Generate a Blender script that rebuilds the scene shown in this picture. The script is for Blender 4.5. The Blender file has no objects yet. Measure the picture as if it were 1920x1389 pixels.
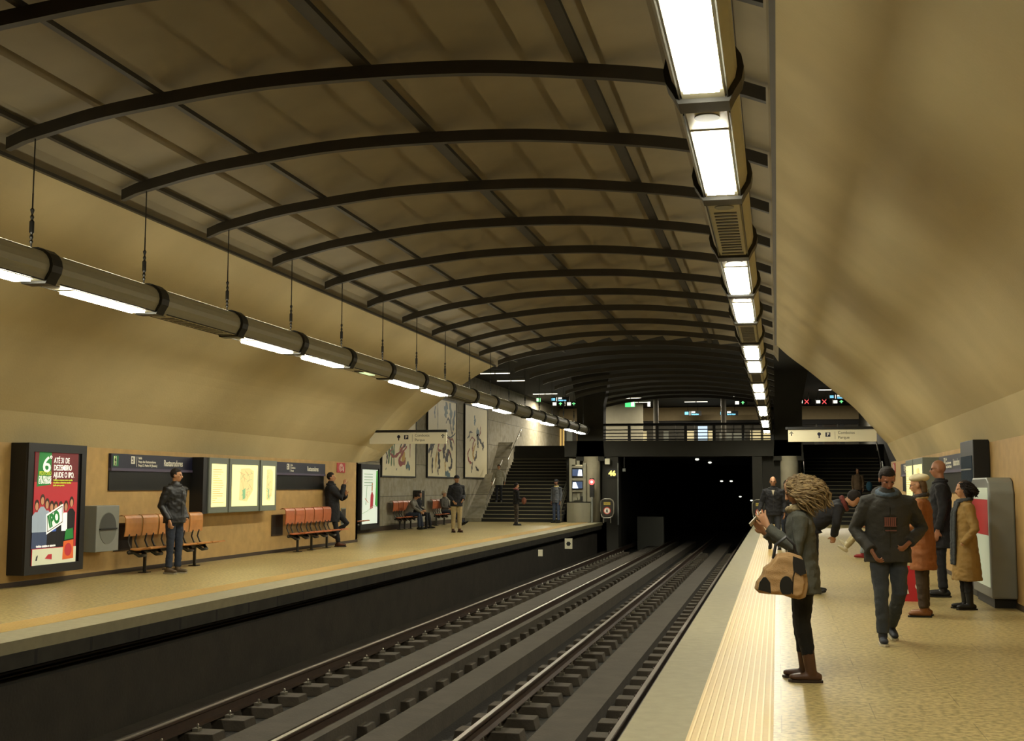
import bpy, math, random
from math import sin, cos, pi, radians
from mathutils import Vector, Matrix, noise, Euler
V = Vector
SC = bpy.context.scene
COL = SC.collection

BENCH = bpy.data.scenes.new('workbench')      # an empty scene in which modifiers are evaluated; removed at the end
# ------------------------------------------------------------------ camera, world, exposure
W_IMG, H_IMG, F_PX = 1920.0, 1389.0, 2277.12
YAW, PITCH, ROLL = 0.214324, 0.0952067, 0.0025046
EYE = V((0, 0, 1.5))
fw = V((-sin(YAW) * cos(PITCH), cos(YAW) * cos(PITCH), sin(PITCH)))
rt = V((cos(YAW), sin(YAW), 0)); up = rt.cross(fw)
RT = rt * cos(ROLL) + up * sin(ROLL); UP = up * cos(ROLL) - rt * sin(ROLL); FW = fw
cd = bpy.data.cameras.new('camera'); cam = bpy.data.objects.new('camera', cd); COL.objects.link(cam)
cd.sensor_width = 36; cd.lens = F_PX / W_IMG * 36; cd.clip_end = 400; cd.clip_start = 0.05
cam.matrix_world = Matrix(((RT.x, UP.x, -FW.x, EYE.x), (RT.y, UP.y, -FW.y, EYE.y), (RT.z, UP.z, -FW.z, EYE.z), (0, 0, 0, 1)))
SC.camera = cam
wd = bpy.data.worlds.new('world'); SC.world = wd; wd.use_nodes = True
wd.node_tree.nodes['Background'].inputs[0].default_value = (0.02, 0.017, 0.012, 1)
wd.node_tree.nodes['Background'].inputs[1].default_value = 0.0
SC.view_settings.view_transform = 'Standard'; SC.view_settings.look = 'None'
SC.view_settings.exposure = 0.0; SC.view_settings.gamma = 1.0
SC.cycles.max_bounces = 8; SC.cycles.diffuse_bounces = 5; SC.cycles.glossy_bounces = 3
SC.cycles.use_denoising = True
SC.cycles.sample_clamp_indirect = 4.0
UP_F = .19                         # share of panel strength for the added upward glow on each module
LAMP_E = 84.0                      # strength of the platform light panels

def at(px, py, Y):
    """point at depth Y seen where the survey of the photo puts it"""
    r = RT * ((px - W_IMG / 2) / F_PX) + UP * ((H_IMG / 2 - py) / F_PX) + FW
    return EYE + r * (Y / r.y)
def ax(px, py, X):
    r = RT * ((px - W_IMG / 2) / F_PX) + UP * ((H_IMG / 2 - py) / F_PX) + FW
    return EYE + r * (X / r.x)
def srgb(h):
    c = [int(h[i:i + 2], 16) / 255 for i in (0, 2, 4)]
    return tuple((x / 12.92 if x < .04045 else ((x + .055) / 1.055) ** 2.4) for x in c) + (1,)

# ------------------------------------------------------------------ materials
MATS = {}
def mat(name, col, rough=.6, metal=0, var=.0, scale=6, bump=0, bscale=40, emit=0, spec=.5, col2=None, alpha=None, trans=None):
    if name in MATS: return MATS[name]
    m = bpy.data.materials.new(name); m.use_nodes = True; MATS[name] = m
    nt = m.node_tree; N = nt.nodes; L = nt.links; b = N['Principled BSDF']
    if isinstance(col, str): col = srgb(col)
    if isinstance(col2, str): col2 = srgb(col2)
    b.inputs['Base Color'].default_value = col
    b.inputs['Roughness'].default_value = rough; b.inputs['Metallic'].default_value = metal
    b.inputs['Specular IOR Level'].default_value = spec
    if emit:
        b.inputs['Emission Color'].default_value = col; b.inputs['Emission Strength'].default_value = emit
    if var or col2:
        tc = N.new('ShaderNodeTexCoord'); nz = N.new('ShaderNodeTexNoise'); nz.inputs['Scale'].default_value = scale
        nz.inputs['Detail'].default_value = 5
        L.new(tc.outputs['Object'], nz.inputs['Vector'])
        rp = N.new('ShaderNodeValToRGB'); rp.color_ramp.elements[0].position = .32; rp.color_ramp.elements[1].position = .68
        c2 = col2 or tuple(c * (1 - var) for c in col[:3]) + (1,)
        rp.color_ramp.elements[0].color = c2
        rp.color_ramp.elements[1].color = col
        L.new(nz.outputs['Fac'], rp.inputs['Fac']); L.new(rp.outputs['Color'], b.inputs['Base Color'])
    if bump:
        tc = N.new('ShaderNodeTexCoord'); nz = N.new('ShaderNodeTexNoise'); nz.inputs['Scale'].default_value = bscale
        nz.inputs['Detail'].default_value = 4
        L.new(tc.outputs['Object'], nz.inputs['Vector'])
        bp = N.new('ShaderNodeBump'); bp.inputs['Strength'].default_value = bump; bp.inputs['Distance'].default_value = .02
        L.new(nz.outputs['Fac'], bp.inputs['Height']); L.new(bp.outputs['Normal'], b.inputs['Normal'])
    return m

def grid_mat(name, col, col2, mortar, bw, bh, msize, rough, offset=.5, axis='xy', spec=.5, speck=0, bump=.2, lo=.5):
    """tiles / blocks / slabs, brick texture in object coordinates"""
    m = mat(name, col, rough, spec=spec); nt = m.node_tree; N = nt.nodes; L = nt.links; b = N['Principled BSDF']
    tc = N.new('ShaderNodeTexCoord'); sp = N.new('ShaderNodeSeparateXYZ'); cb = N.new('ShaderNodeCombineXYZ')
    L.new(tc.outputs['Object'], sp.inputs[0])
    L.new(sp.outputs['XYZ'.index(axis[0].upper())], cb.inputs[0]); L.new(sp.outputs['XYZ'.index(axis[1].upper())], cb.inputs[1])
    br = N.new('ShaderNodeTexBrick'); br.offset = offset; br.inputs['Scale'].default_value = 1
    br.inputs['Brick Width'].default_value = bw; br.inputs['Row Height'].default_value = bh
    br.inputs['Mortar Size'].default_value = msize; br.inputs['Mortar Smooth'].default_value = .2
    br.inputs['Color1'].default_value = srgb(col); br.inputs['Color2'].default_value = srgb(col2); br.inputs['Mortar'].default_value = srgb(mortar)
    L.new(cb.outputs[0], br.inputs['Vector'])
    nz = N.new('ShaderNodeTexNoise'); nz.inputs['Scale'].default_value = speck or 3; nz.inputs['Detail'].default_value = 6
    L.new(tc.outputs['Object'], nz.inputs['Vector'])
    mx = N.new('ShaderNodeMix'); mx.data_type = 'RGBA'; mx.blend_type = 'MULTIPLY'; mx.inputs['Factor'].default_value = 1
    rp = N.new('ShaderNodeValToRGB'); rp.color_ramp.elements[0].position = .36; rp.color_ramp.elements[1].position = .6
    rp.color_ramp.elements[0].color = (lo, lo * .97, lo * .86, 1); rp.color_ramp.elements[1].color = (1, 1, 1, 1)
    L.new(nz.outputs['Fac'], rp.inputs['Fac'])
    L.new(br.outputs['Color'], mx.inputs['A']); L.new(rp.outputs['Color'], mx.inputs['B']); L.new(mx.outputs['Result'], b.inputs['Base Color'])
    if bump:
        bp = N.new('ShaderNodeBump'); bp.inputs['Strength'].default_value = bump; bp.inputs['Distance'].default_value = .005
        iv = N.new('ShaderNodeMath'); iv.operation = 'SUBTRACT'; iv.inputs[0].default_value = 1
        L.new(br.outputs['Fac'], iv.inputs[1]); L.new(iv.outputs[0], bp.inputs['Height']); L.new(bp.outputs['Normal'], b.inputs['Normal'])
    return m

# ------------------------------------------------------------------ mesh builder
class MB:
    def __init__(s): s.v = []; s.f = []; s.mi = []; s.mats = []
    def _m(s, m):
        if m is None: return 0
        if m not in s.mats: s.mats.append(m)
        return s.mats.index(m)
    def add(s, vs, fs, m=None):
        o = len(s.v); s.v += [V(x) for x in vs]; k = s._m(m)
        for f in fs: s.f.append([o + i for i in f]); s.mi.append(k)
    def box(s, a, b, m=None, M=None):
        a = V(a); b = V(b)
        vs = [V((x, y, z)) for z in (a.z, b.z) for y in (a.y, b.y) for x in (a.x, b.x)]
        if M is not None: vs = [M @ v for v in vs]
        s.add(vs, [(0, 2, 3, 1), (4, 5, 7, 6), (0, 1, 5, 4), (2, 6, 7, 3), (0, 4, 6, 2), (1, 3, 7, 5)], m); return s
    def prism(s, poly, d0, d1, M, m=None):
        """2D polygon (u,v) extruded along n of frame M"""
        n = len(poly)
        vs = [M @ V((p[0], p[1], d0)) for p in poly] + [M @ V((p[0], p[1], d1)) for p in poly]
        s.add(vs, [tuple(reversed(range(n))), tuple(range(n, 2 * n))] + [(i, (i + 1) % n, n + (i + 1) % n, n + i) for i in range(n)], m); return s
    def tube(s, pts, rads, n=10, side=None, m=None, cap=True, flat=''):
        pts = [V(p) for p in pts]; k = len(pts)
        rads = [(r, r) if not isinstance(r, (tuple, list)) else r for r in rads]
        rings = []; T = []
        for i in range(k):
            t = (pts[min(i + 1, k - 1)] - pts[max(i - 1, 0)])
            T.append(t.normalized() if t.length > 1e-9 else V((0, 0, 1)))
        sd = V(side) if side is not None else (V((1, 0, 0)) if abs(T[0].x) < .9 else V((0, 1, 0)))
        P = []; 
        if cap and not flat:
            r0 = min(rads[0]); r1 = min(rads[-1])
            P.append((pts[0] - T[0] * r0 * .75, T[0], (rads[0][0] * .62, rads[0][1] * .62)))
            P += [(pts[i], T[i], rads[i]) for i in range(k)]
            P.append((pts[-1] + T[-1] * r1 * .75, T[-1], (rads[-1][0] * .62, rads[-1][1] * .62)))
        else:
            P = [(pts[i], T[i], rads[i]) for i in range(k)]
            if 'a' in flat: cap = False
            if flat == 'a': P.append((pts[-1] + T[-1] * min(rads[-1]) * .75, T[-1], (rads[-1][0] * .62, rads[-1][1] * .62)))
            if flat == 'z': P.insert(0, (pts[0] - T[0] * min(rads[0]) * .75, T[0], (rads[0][0] * .62, rads[0][1] * .62))); cap = False
        vs = []
        for p, t, r in P:
            a = sd - t * sd.dot(t)
            if a.length < 1e-5: a = t.orthogonal()
            a.normalize(); b = t.cross(a); sd = a
            for j in range(n):
                th = 2 * pi * j / n; vs.append(p + a * (cos(th) * r[0]) + b * (sin(th) * r[1]))
        fs = []
        K = len(P)
        for i in range(K - 1):
            for j in range(n): fs.append((i * n + j, i * n + (j + 1) % n, (i + 1) * n + (j + 1) % n, (i + 1) * n + j))
        vs.append(P[0][0] - P[0][1] * (min(P[0][2]) * .3 if cap else 0)); vs.append(P[-1][0] + P[-1][1] * (min(P[-1][2]) * .3 if cap else 0))
        a = len(vs) - 2
        for j in range(n):
            fs.append((a, (j + 1) % n, j)); fs.append((a + 1, (K - 1) * n + j, (K - 1) * n + (j + 1) % n))
        s.add(vs, fs, m); return s
    def ell(s, c, r, M=None, m=None, nu=14, nv=9, fn=None):
        vs = [V((0, 0, -1))]
        for i in range(1, nv):
            ph = -pi / 2 + pi * i / nv
            for j in range(nu): vs.append(V((cos(ph) * cos(2 * pi * j / nu), cos(ph) * sin(2 * pi * j / nu), sin(ph))))
        vs.append(V((0, 0, 1)))
        c = V(c)
        vs = [V((v.x * r[0], v.y * r[1], v.z * r[2])) + c for v in vs]
        if fn: vs = [fn(v) for v in vs]
        if M is not None: vs = [M @ v for v in vs]
        fs = [(0, 1 + (j + 1) % nu, 1 + j) for j in range(nu)]
        for i in range(nv - 2):
            for j in range(nu):
                a = 1 + i * nu; fs.append((a + j, a + (j + 1) % nu, a + nu + (j + 1) % nu, a + nu + j))
        l = len(vs) - 1; a = 1 + (nv - 2) * nu
        fs += [(l, a + j, a + (j + 1) % nu) for j in range(nu)]
        s.add(vs, fs, m); return s
    def disc(s, c, r, d0, d1, M, m=None, n=20, rx=1.0):
        return s.prism([(c[0] + r * rx * cos(2 * pi * j / n), c[1] + r * sin(2 * pi * j / n)) for j in range(n)], d0, d1, M, m)
    def mesh(s, name):
        me = bpy.data.meshes.new(name); me.from_pydata([tuple(v) for v in s.v], [], s.f)
        for m in s.mats: me.materials.append(m)
        if len(s.mats) > 1:
            for p, k in zip(me.polygons, s.mi): p.material_index = k
        me.validate(); me.update(); return me
    def build(s, name, m=None, parent=None, smooth=False, bevel=0, **tags):
        me = s.mesh(name)
        if m is not None and not s.mats: me.materials.append(m)
        if smooth:
            for p in me.polygons: p.use_smooth = True
        o = bpy.data.objects.new(name, me); COL.objects.link(o)
        if parent is not None: o.parent = parent
        if bevel:
            md = o.modifiers.new('bevel', 'BEVEL'); md.width = bevel; md.segments = 2; md.limit_method = 'ANGLE'
        tag(o, **tags); return o

def tag(o, label=None, cat=None, group=None, kind=None):
    if label: o['label'] = label
    if cat: o['category'] = cat
    if group: o['group'] = group
    if kind: o['kind'] = kind
    return o
def thing(name, label, cat, loc=(0, 0, 0), rz=0, group=None):
    o = bpy.data.objects.new(name, None); COL.objects.link(o); o.location = loc; o.rotation_euler = (0, 0, rz)
    o.empty_display_size = .1
    return tag(o, label, cat, group)
def copy_tree(root, loc, rz=None, label=None, group=None):
    c = root.copy(); COL.objects.link(c); c.location = loc
    if rz is not None: c.rotation_euler = (0, 0, rz)
    if label: c['label'] = label
    if group: c['group'] = group
    for ch in root.children:
        d = ch.copy(); COL.objects.link(d); d.parent = c
        for g in ch.children:
            e = g.copy(); COL.objects.link(e); e.parent = d
    return c
def frame(o, r, u):
    r = V(r).normalized(); u = V(u).normalized(); n = r.cross(u)
    return Matrix(((r.x, u.x, n.x, o[0]), (r.y, u.y, n.y, o[1]), (r.z, u.z, n.z, o[2]), (0, 0, 0, 1)))
ZU = (0, 0, 1)
def on_left(x, y, z=0): return frame((x, y, z), (0, 1, 0), ZU)      # faces +X
def on_right(x, y, z=0): return frame((x, y, z), (0, -1, 0), ZU)    # faces -X
def to_cam(x, y, z=0): return frame((x, y, z), (1, 0, 0), ZU)       # faces -Y

def evaluated(o):
    BENCH.collection.objects.link(o); vl = BENCH.view_layers[0]; vl.update()
    me = bpy.data.meshes.new_from_object(o.evaluated_get(vl.depsgraph)); bpy.data.objects.remove(o); return me
def lettering(body, size, M, u, v, d, m, parent, name='lettering', width=None, bold=0, inv=None):
    cu = bpy.data.curves.new(name, 'FONT'); cu.body = body; cu.size = size; cu.extrude = .001; cu.resolution_u = 3
    cu.offset = bold; cu.space_line = .85
    t = bpy.data.objects.new('t', cu); me = evaluated(t)
    sx = 1.0
    if width and me.vertices:
        w = max(x.co.x for x in me.vertices) - min(x.co.x for x in me.vertices); sx = width / w
    A = M @ Matrix.Translation((u, v, d)) @ Matrix.Diagonal((sx, 1, 1, 1))
    if parent is not None: A = world_of(parent).inverted() @ A
    me.transform(A); me.materials.clear(); me.materials.append(m)
    o = bpy.data.objects.new(name, me); COL.objects.link(o)
    if parent is not None: o.parent = parent
    return o
def world_of(o):
    M = Matrix.LocRotScale(o.location, o.rotation_euler.to_quaternion(), o.scale)
    return M if o.parent is None else world_of(o.parent) @ M
def inv(parent, M):
    """frame M (world) in the parent's own coordinates"""
    return world_of(parent).inverted() @ M

# ------------------------------------------------------------------ palette
M_vault = mat('vault_plaster', 'baa97c', .75, var=.15, scale=.7, bump=.15, bscale=30)
M_ceil = mat('ceiling_panel', '978a6c', .6, var=.22, scale=1.0)
M_wall = mat('ochre_wall', 'b6945a', .65, var=.18, scale=5, bump=.1, bscale=60)
M_plinth = mat('dark_plinth', '3a2c1c', .6)
M_floor = grid_mat('platform_stone', 'beac76', 'b6a470', '94845a', 1.2, .6, .004, .36, axis='xy', speck=22, bump=.05, spec=.4)
M_cope = mat('coping_stone', '90886a', .7, var=.15, scale=9, bump=.1)
M_dark = mat('black_steel', '15140f', .5)
M_rib = mat('rib_steel', '3a352a', .55, var=.2, scale=4)
M_house = mat('grey_housing', 'b8b398', .45, var=.05)
M_collar = mat('dark_collar', '2c2a22', .5)
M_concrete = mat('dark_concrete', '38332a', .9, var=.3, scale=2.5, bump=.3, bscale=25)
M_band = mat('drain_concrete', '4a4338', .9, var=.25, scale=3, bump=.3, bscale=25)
M_ballast = mat('track_bed', '201c15', .95, var=.3, scale=6, bump=.5, bscale=40)
M_sleeper = mat('sleeper_concrete', '4a4236', .9, var=.3, scale=8, bump=.2)
M_railside = mat('rusty_rail', '3c2a1c', .6, var=.3, scale=10)
M_railtop = mat('polished_rail', '9a9080', .38, metal=1)
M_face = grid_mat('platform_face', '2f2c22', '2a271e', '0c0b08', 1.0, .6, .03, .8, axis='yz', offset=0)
M_grey = grid_mat('hall_stone', '9c9684', '908a76', '5a5548', 2.4, 1.15, .012, .75, axis='yz', speck=5, lo=.78)
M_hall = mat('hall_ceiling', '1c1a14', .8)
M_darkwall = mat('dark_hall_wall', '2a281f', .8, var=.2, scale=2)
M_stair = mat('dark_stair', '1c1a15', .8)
M_nosing = mat('stair_nosing', '948c6c', .6)
M_steel = mat('brushed_steel', 'b4b0a2', .3, metal=.9)
M_dsteel = mat('dark_metal', '3a3832', .4, metal=.6)
M_wood = mat('bench_wood', 'c88a4c', .35, var=.2, scale=7)
M_wood2 = mat('bench_wood_red', 'bc6a42', .35, var=.2, scale=7)
M_blue = mat('navy_sign', '12142c', .4)
M_lilac = mat('lilac_strip', '4a4258', .5)
M_blacktile = grid_mat('black_tile', '15140e', '181610', '050504', .45, .45, .008, .3, offset=0, axis='yz')
M_white = mat('white_print', 'e6e2d0', .5)
M_cream = mat('cream_sign', 'cfc8a8', .5, emit=.12)
M_black = mat('black_print', '0b0b0b', .5)
M_red = mat('red_sign', 'b02828', .5, emit=.05)
M_greyface = mat('grey_metal_panel', '6f766c', .45)
M_bin = mat('bin_metal', '7d7f78', .4, var=.06)
E_panel = mat('light_panel', (1, .95, .76, 1), .5, emit=LAMP_E)
E_up = mat('added_vault_glow', (1, .94, .74, 1), .5, emit=LAMP_E * UP_F)  # glow added on top of the tubes to brighten vault and ceiling
E_green = mat('emergency_light', (.8, 1, .55, 1), .5, emit=.9)
E_strip = mat('fluorescent_tube', (1, .93, .74, 1), .5, emit=3.0)
E_white = mat('lit_white', (1, 1, .85, 1), .5, emit=1.2)
E_lgreen = mat('lit_green', (.25, 1, .35, 1), .5, emit=1.0)
E_lred = mat('lit_red', (1, .12, .12, 1), .5, emit=1.0)
E_lblue = mat('lit_blue', (.25, .75, 1, 1), .5, emit=.9)
E_yel = mat('lit_yellow', (1, .85, .2, 1), .5, emit=1.2)
E_map = mat('backlit_map_paper', srgb('f2e8a4'), .5, emit=.85)
E_poster = mat('backlit_poster', srgb('d8dcd0'), .5, emit=.75)

# ------------------------------------------------------------------ the setting
XL, XR, XC = -11.1, 2.9, -4.1      # platform walls, centre line
YE = 31.4                          # end of the vaulted part
Y0 = -1.5
def S(name, mb, m=None, **k):
    return mb.build(name, m, kind='structure', **k)
S('floor', MB().box((-.47, Y0, -.15), (XR + .1, 51.0, 0)).box((-.47, YE, -.15), (4.8, 51.0, -.001)), M_floor)
S('floor', MB().box((XL - .1, Y0, -.15), (-7.78, 51.4, 0)).box((-13.2, YE, -.15), (-7.78, 51.4, -.001)), M_floor)
S('trim_1', MB().box((-.95, Y0, -.12), (-.47, 51, .0)), M_cope)
S('trim_2', MB().box((-7.78, Y0, -.12), (-7.25, 51.4, .0)), M_cope)
# tactile strips: ridges as geometry
M_tact = mat('tactile_yellow', 'c8ab6c', .5, var=.06, scale=20); M_tact2 = mat('tactile_ridge', 'dcc080', .45)
for x0, x1, nm in ((-.56, -.05, 'trim_3'), (-8.22, -7.78, 'trim_4')):
    mb = MB().box((x0, Y0, 0), (x1, 50.8, .004), M_tact); n = 11 if nm == 'trim_3' else 9; w = (x1 - x0) / n
    for i in range(n): mb.box((x0 + w * (i + .36), Y0, .004), (x0 + w * (i + .62), 50.8, .011), M_tact2)
    S(nm, mb)
# platform faces
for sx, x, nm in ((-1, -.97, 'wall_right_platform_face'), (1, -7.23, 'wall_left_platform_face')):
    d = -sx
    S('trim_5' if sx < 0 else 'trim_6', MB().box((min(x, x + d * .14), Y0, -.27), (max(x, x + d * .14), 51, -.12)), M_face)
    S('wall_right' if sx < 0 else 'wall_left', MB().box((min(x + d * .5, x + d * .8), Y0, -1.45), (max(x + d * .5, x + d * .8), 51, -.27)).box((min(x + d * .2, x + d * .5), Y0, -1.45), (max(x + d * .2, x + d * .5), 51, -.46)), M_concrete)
# cables in the recess of the left platform face
for k, z in enumerate((-.31, -.37, -.43)):
    MB().tube([(-7.52 - .05 * k, y, z) for y in range(4, 52, 4)], [.018] * 12, n=8, side=(1, 0, 0)).build('power_cable', M_dark, smooth=True,
        label=['uppermost', 'middle', 'lowest'][k] + ' of the black cables under the far platform edge', cat='cable', group='cables under the platform edge')
# track bed
S('floor', MB().box((-7.9, Y0, -1.6), (-.3, 90, -1.36)), M_ballast)
S('trim_9', MB().box((-5.85, Y0, -1.36), (-5.35, 60, -1.2)).box((-4.33, Y0, -1.36), (-3.9, 60, -1.13)).box((-2.66, Y0, -1.36), (-2.16, 60, -1.2)), M_band)
S('trim_10', MB().box((-4.86, Y0, -1.36), (-4.74, 60, -1.12)).box((-7.35, Y0, -1.36), (-7.0, 60, -1.25)).box((-1.3, Y0, -1.36), (-1.0, 60, -1.25)), M_band)

# walls of the vaulted part
S('wall_left', MB().box((XL - .15, Y0, 0), (XL, YE, 2.16)), M_wall)
S('wall_right', MB().box((XR, Y0, 0), (XR + .15, YE + 1.6, 2.16)), M_wall)
S('baseboard_left', MB().box((XL, Y0, 0), (XL + .015, YE, .07)), M_plinth)
S('baseboard_right', MB().box((XR - .015, Y0, 0), (XR, YE + 1.6, .07)), M_plinth)
PA = [(6.78, 2.58), (6.5, 2.89), (6.02, 3.47), (5.5, 3.92), (4.9, 4.44), (4.45, 4.80), (4.14, 5.10)]
RIB = [(0, 5.73), (1.2, 5.70), (2.28, 5.59), (3.0, 5.49), (3.55, 5.37), (3.85, 5.30), (4.06, 5.22), (4.3, 5.12)]
def catmull(ps, k=4):
    out = []
    for i in range(len(ps) - 1):
        p0, p1, p2, p3 = V(ps[max(i - 1, 0)]), V(ps[i]), V(ps[i + 1]), V(ps[min(i + 2, len(ps) - 1)])
        for j in range(k):
            t = j / k; out.append(.5 * (2 * p1 + (p2 - p0) * t + (2 * p0 - 5 * p1 + 4 * p2 - p3) * t * t + (3 * p1 - p0 - 3 * p2 + p3) * t ** 3))
    out.append(V(ps[-1])); return out
def loft(mb, A, B=None, ya=Y0, yb=YE, ns=1, flip=False, m=None):
    """A, B lists of (x, z) at ya and yb"""
    B = B or A; n = len(A); vs = []
    for s_ in range(ns + 1):
        t = s_ / ns
        for a, b in zip(A, B): vs.append((a[0] + (b[0] - a[0]) * t, ya + (yb - ya) * t, a[1] + (b[1] - a[1]) * t))
    fs = []
    for s_ in range(ns):
        for i in range(n - 1):
            q = (s_ * n + i, s_ * n + i + 1, (s_ + 1) * n + i + 1, (s_ + 1) * n + i)
            fs.append(q if not flip else q[::-1])
    mb.add(vs, fs, m)
_rc = [(p.x, p.y) for p in catmull([(-1.2, 5.70, 0)] + [(a, b, 0) for a, b in RIB], 6)]
def rib_z(u):
    u = abs(u)
    for (a, za), (b, zb) in zip(_rc, _rc[1:]):
        if a <= u <= b: return za + (zb - za) * (u - a) / (b - a)
    return _rc[-1][1]
prof = catmull([(a, b, 0) for a, b in PA], 4)
prof = [(7.0, 2.13), (6.89, 2.355)] + [(p.x, p.y) for p in prof]
def offs(P, d): return [(p[0] + d * .8, p[1] + d * .6) for p in P]
for sgn, nm in ((-1, 'ceiling'), (1, 'ceiling')):
    A = [(XC + sgn * u, z) for u, z in prof]
    O = [(XC + sgn * (u + .25), z + .2) for u, z in prof]
    mb = MB(); loft(mb, A, ns=8, flip=sgn > 0); loft(mb, O, flip=sgn < 0)
    n = len(A)   # far end face
    for k in range(n - 1):
        a, b, c, d = A[k], A[k + 1], O[k + 1], O[k]
        mb.add([(a[0], YE, a[1]), (b[0], YE, b[1]), (c[0], YE, c[1]), (d[0], YE, d[1])], [(0, 1, 2, 3)])
    mb.box((min(A[0][0], O[0][0]), Y0, 2.13), (max(A[0][0], O[0][0]), YE, 2.17))
    S('ceiling', mb, M_vault, smooth=False)
# flare of the vault over the wider far part of the left platform
PBx = [(-12.4, 2.32), (-11.9, 2.82), (-11.41, 3.30), (-10.83, 3.82), (-10.4, 4.17), (-9.76, 4.62), (-9.1, 5.03), (-8.35, 5.40)]
_c = [(p.x, p.y) for p in catmull([(a, b, 0) for a, b in PBx], 8)]
pb = [_c[round(i * (len(_c) - 1) / (len(prof) - 1))] for i in range(len(prof))]
mb = MB(); A = [(XC - u, z) for u, z in prof]; loft(mb, A, pb, YE, 37.0, ns=4)
O = [(x - .15, z + .15) for x, z in pb]; loft(mb, [(x - .15, z + .15) for x, z in A], O, YE, 37.0, ns=4, flip=True)
for k in range(len(pb) - 1):
    a, b, c, d = pb[k], pb[k + 1], O[k + 1], O[k]
    mb.add([(a[0], 37, a[1]), (b[0], 37, b[1]), (c[0], 37, c[1]), (d[0], 37, d[1])], [(0, 1, 2, 3)])
loft(mb, [(-13.1, 2.25), (XL, 2.13)], [(-13.1, 2.25), (-12.4, 2.32)], YE, 37.0, ns=4)
S('ceiling', mb, M_vault)
# cornice rails
for sgn, nm in ((-1, 'trim_11'), (1, 'trim_12')):
    x = XC + sgn * 4.13
    mb = MB().box((x - .03, Y0, 5.09), (x + .03, YE + (4 if sgn < 0 else 0), 5.13)).box((x + sgn * .12 - .02, Y0, 5.02), (x + sgn * .12 + .02, YE, 5.05))
    S(nm, mb, M_rib)
# upper ceiling: long sagging panels with sawtooth folds
M_ceil_sh = M_ceil
cp = []
u = -4.14
while u <= 4.1401:
    zz = rib_z(abs(u)) + .15
    if abs(u) > 3.72: zz = 5.48 - (abs(u) - 3.72) / .36 * .16 - max(0, abs(u) - 4.08) * 2.6
    ph = ((u + 10) / .78) % 1
    if abs(u) < 3.1: zz += .17 * ph - .05
    cp.append((XC + u, zz)); u += .06
cp[0] = (XC - 4.2, 5.13); cp[-1] = (XC + 4.2, 5.13)
mb = MB(); loft(mb, cp, ya=Y0, yb=36.0, ns=1, flip=False); loft(mb, [(x, z + .1) for x, z in cp], ya=Y0, yb=36.0, flip=True)
S('ceiling', mb, M_ceil)
# hall beyond
S('wall_left', MB().box((-13.35, YE, 0), (-13.1, 82, 6.4)), M_grey)
S('wall_left', MB().box((-13.1, YE - .15, 0), (XL - .0, YE, 2.2)), M_wall)
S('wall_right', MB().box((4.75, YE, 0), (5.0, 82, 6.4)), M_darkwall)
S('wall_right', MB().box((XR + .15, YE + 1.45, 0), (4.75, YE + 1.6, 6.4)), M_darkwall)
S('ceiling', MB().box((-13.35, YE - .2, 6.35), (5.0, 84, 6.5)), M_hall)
S('baseboard_left', MB().box((-13.1, YE, 0), (-13.08, 51, .16)), M_plinth)
# mezzanine slab, bridge, portal
YB = 51.5
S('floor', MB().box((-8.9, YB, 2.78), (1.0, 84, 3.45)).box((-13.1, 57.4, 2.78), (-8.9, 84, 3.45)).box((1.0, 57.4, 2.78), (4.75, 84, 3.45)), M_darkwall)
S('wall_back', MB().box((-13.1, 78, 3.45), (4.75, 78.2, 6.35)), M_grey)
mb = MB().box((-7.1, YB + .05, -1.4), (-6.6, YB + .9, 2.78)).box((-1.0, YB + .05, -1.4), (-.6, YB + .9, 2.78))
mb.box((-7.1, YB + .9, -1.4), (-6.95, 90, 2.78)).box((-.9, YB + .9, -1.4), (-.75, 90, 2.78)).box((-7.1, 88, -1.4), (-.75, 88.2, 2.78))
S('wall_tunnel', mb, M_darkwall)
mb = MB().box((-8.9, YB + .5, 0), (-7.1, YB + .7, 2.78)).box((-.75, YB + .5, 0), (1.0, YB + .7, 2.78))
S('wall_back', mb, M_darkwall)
# columns (flared heads above the deck, round below)
for k, x in enumerate((-7.78, .48)):
    mb = MB()
    for (za, zb, wa, wb) in ((2.6, 3.5, .62, .56), (3.5, 5.0, .56, .58), (5.0, 6.35, .58, .85)):
        y = YB + .35
        vs = [(x - wa, y - .35, za), (x + wa, y - .35, za), (x + wa, y + .45, za), (x - wa, y + .45, za),
              (x - wb, y - .35, zb), (x + wb, y - .35, zb), (x + wb, y + .45, zb), (x - wb, y + .45, zb)]
        mb.add(vs, [(0, 3, 2, 1), (4, 5, 6, 7), (0, 1, 5, 4), (1, 2, 6, 5), (2, 3, 7, 6), (3, 0, 4, 7)])
    S('column_head', mb, M_darkwall)
    S('column', MB().tube([(x + .03, YB + .2, z) for z in (0, 1, 2, 2.78)], [.37] * 4, n=24, cap=False), mat('column_concrete', '9a927a', .7, var=.12, scale=3), smooth=True)
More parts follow.
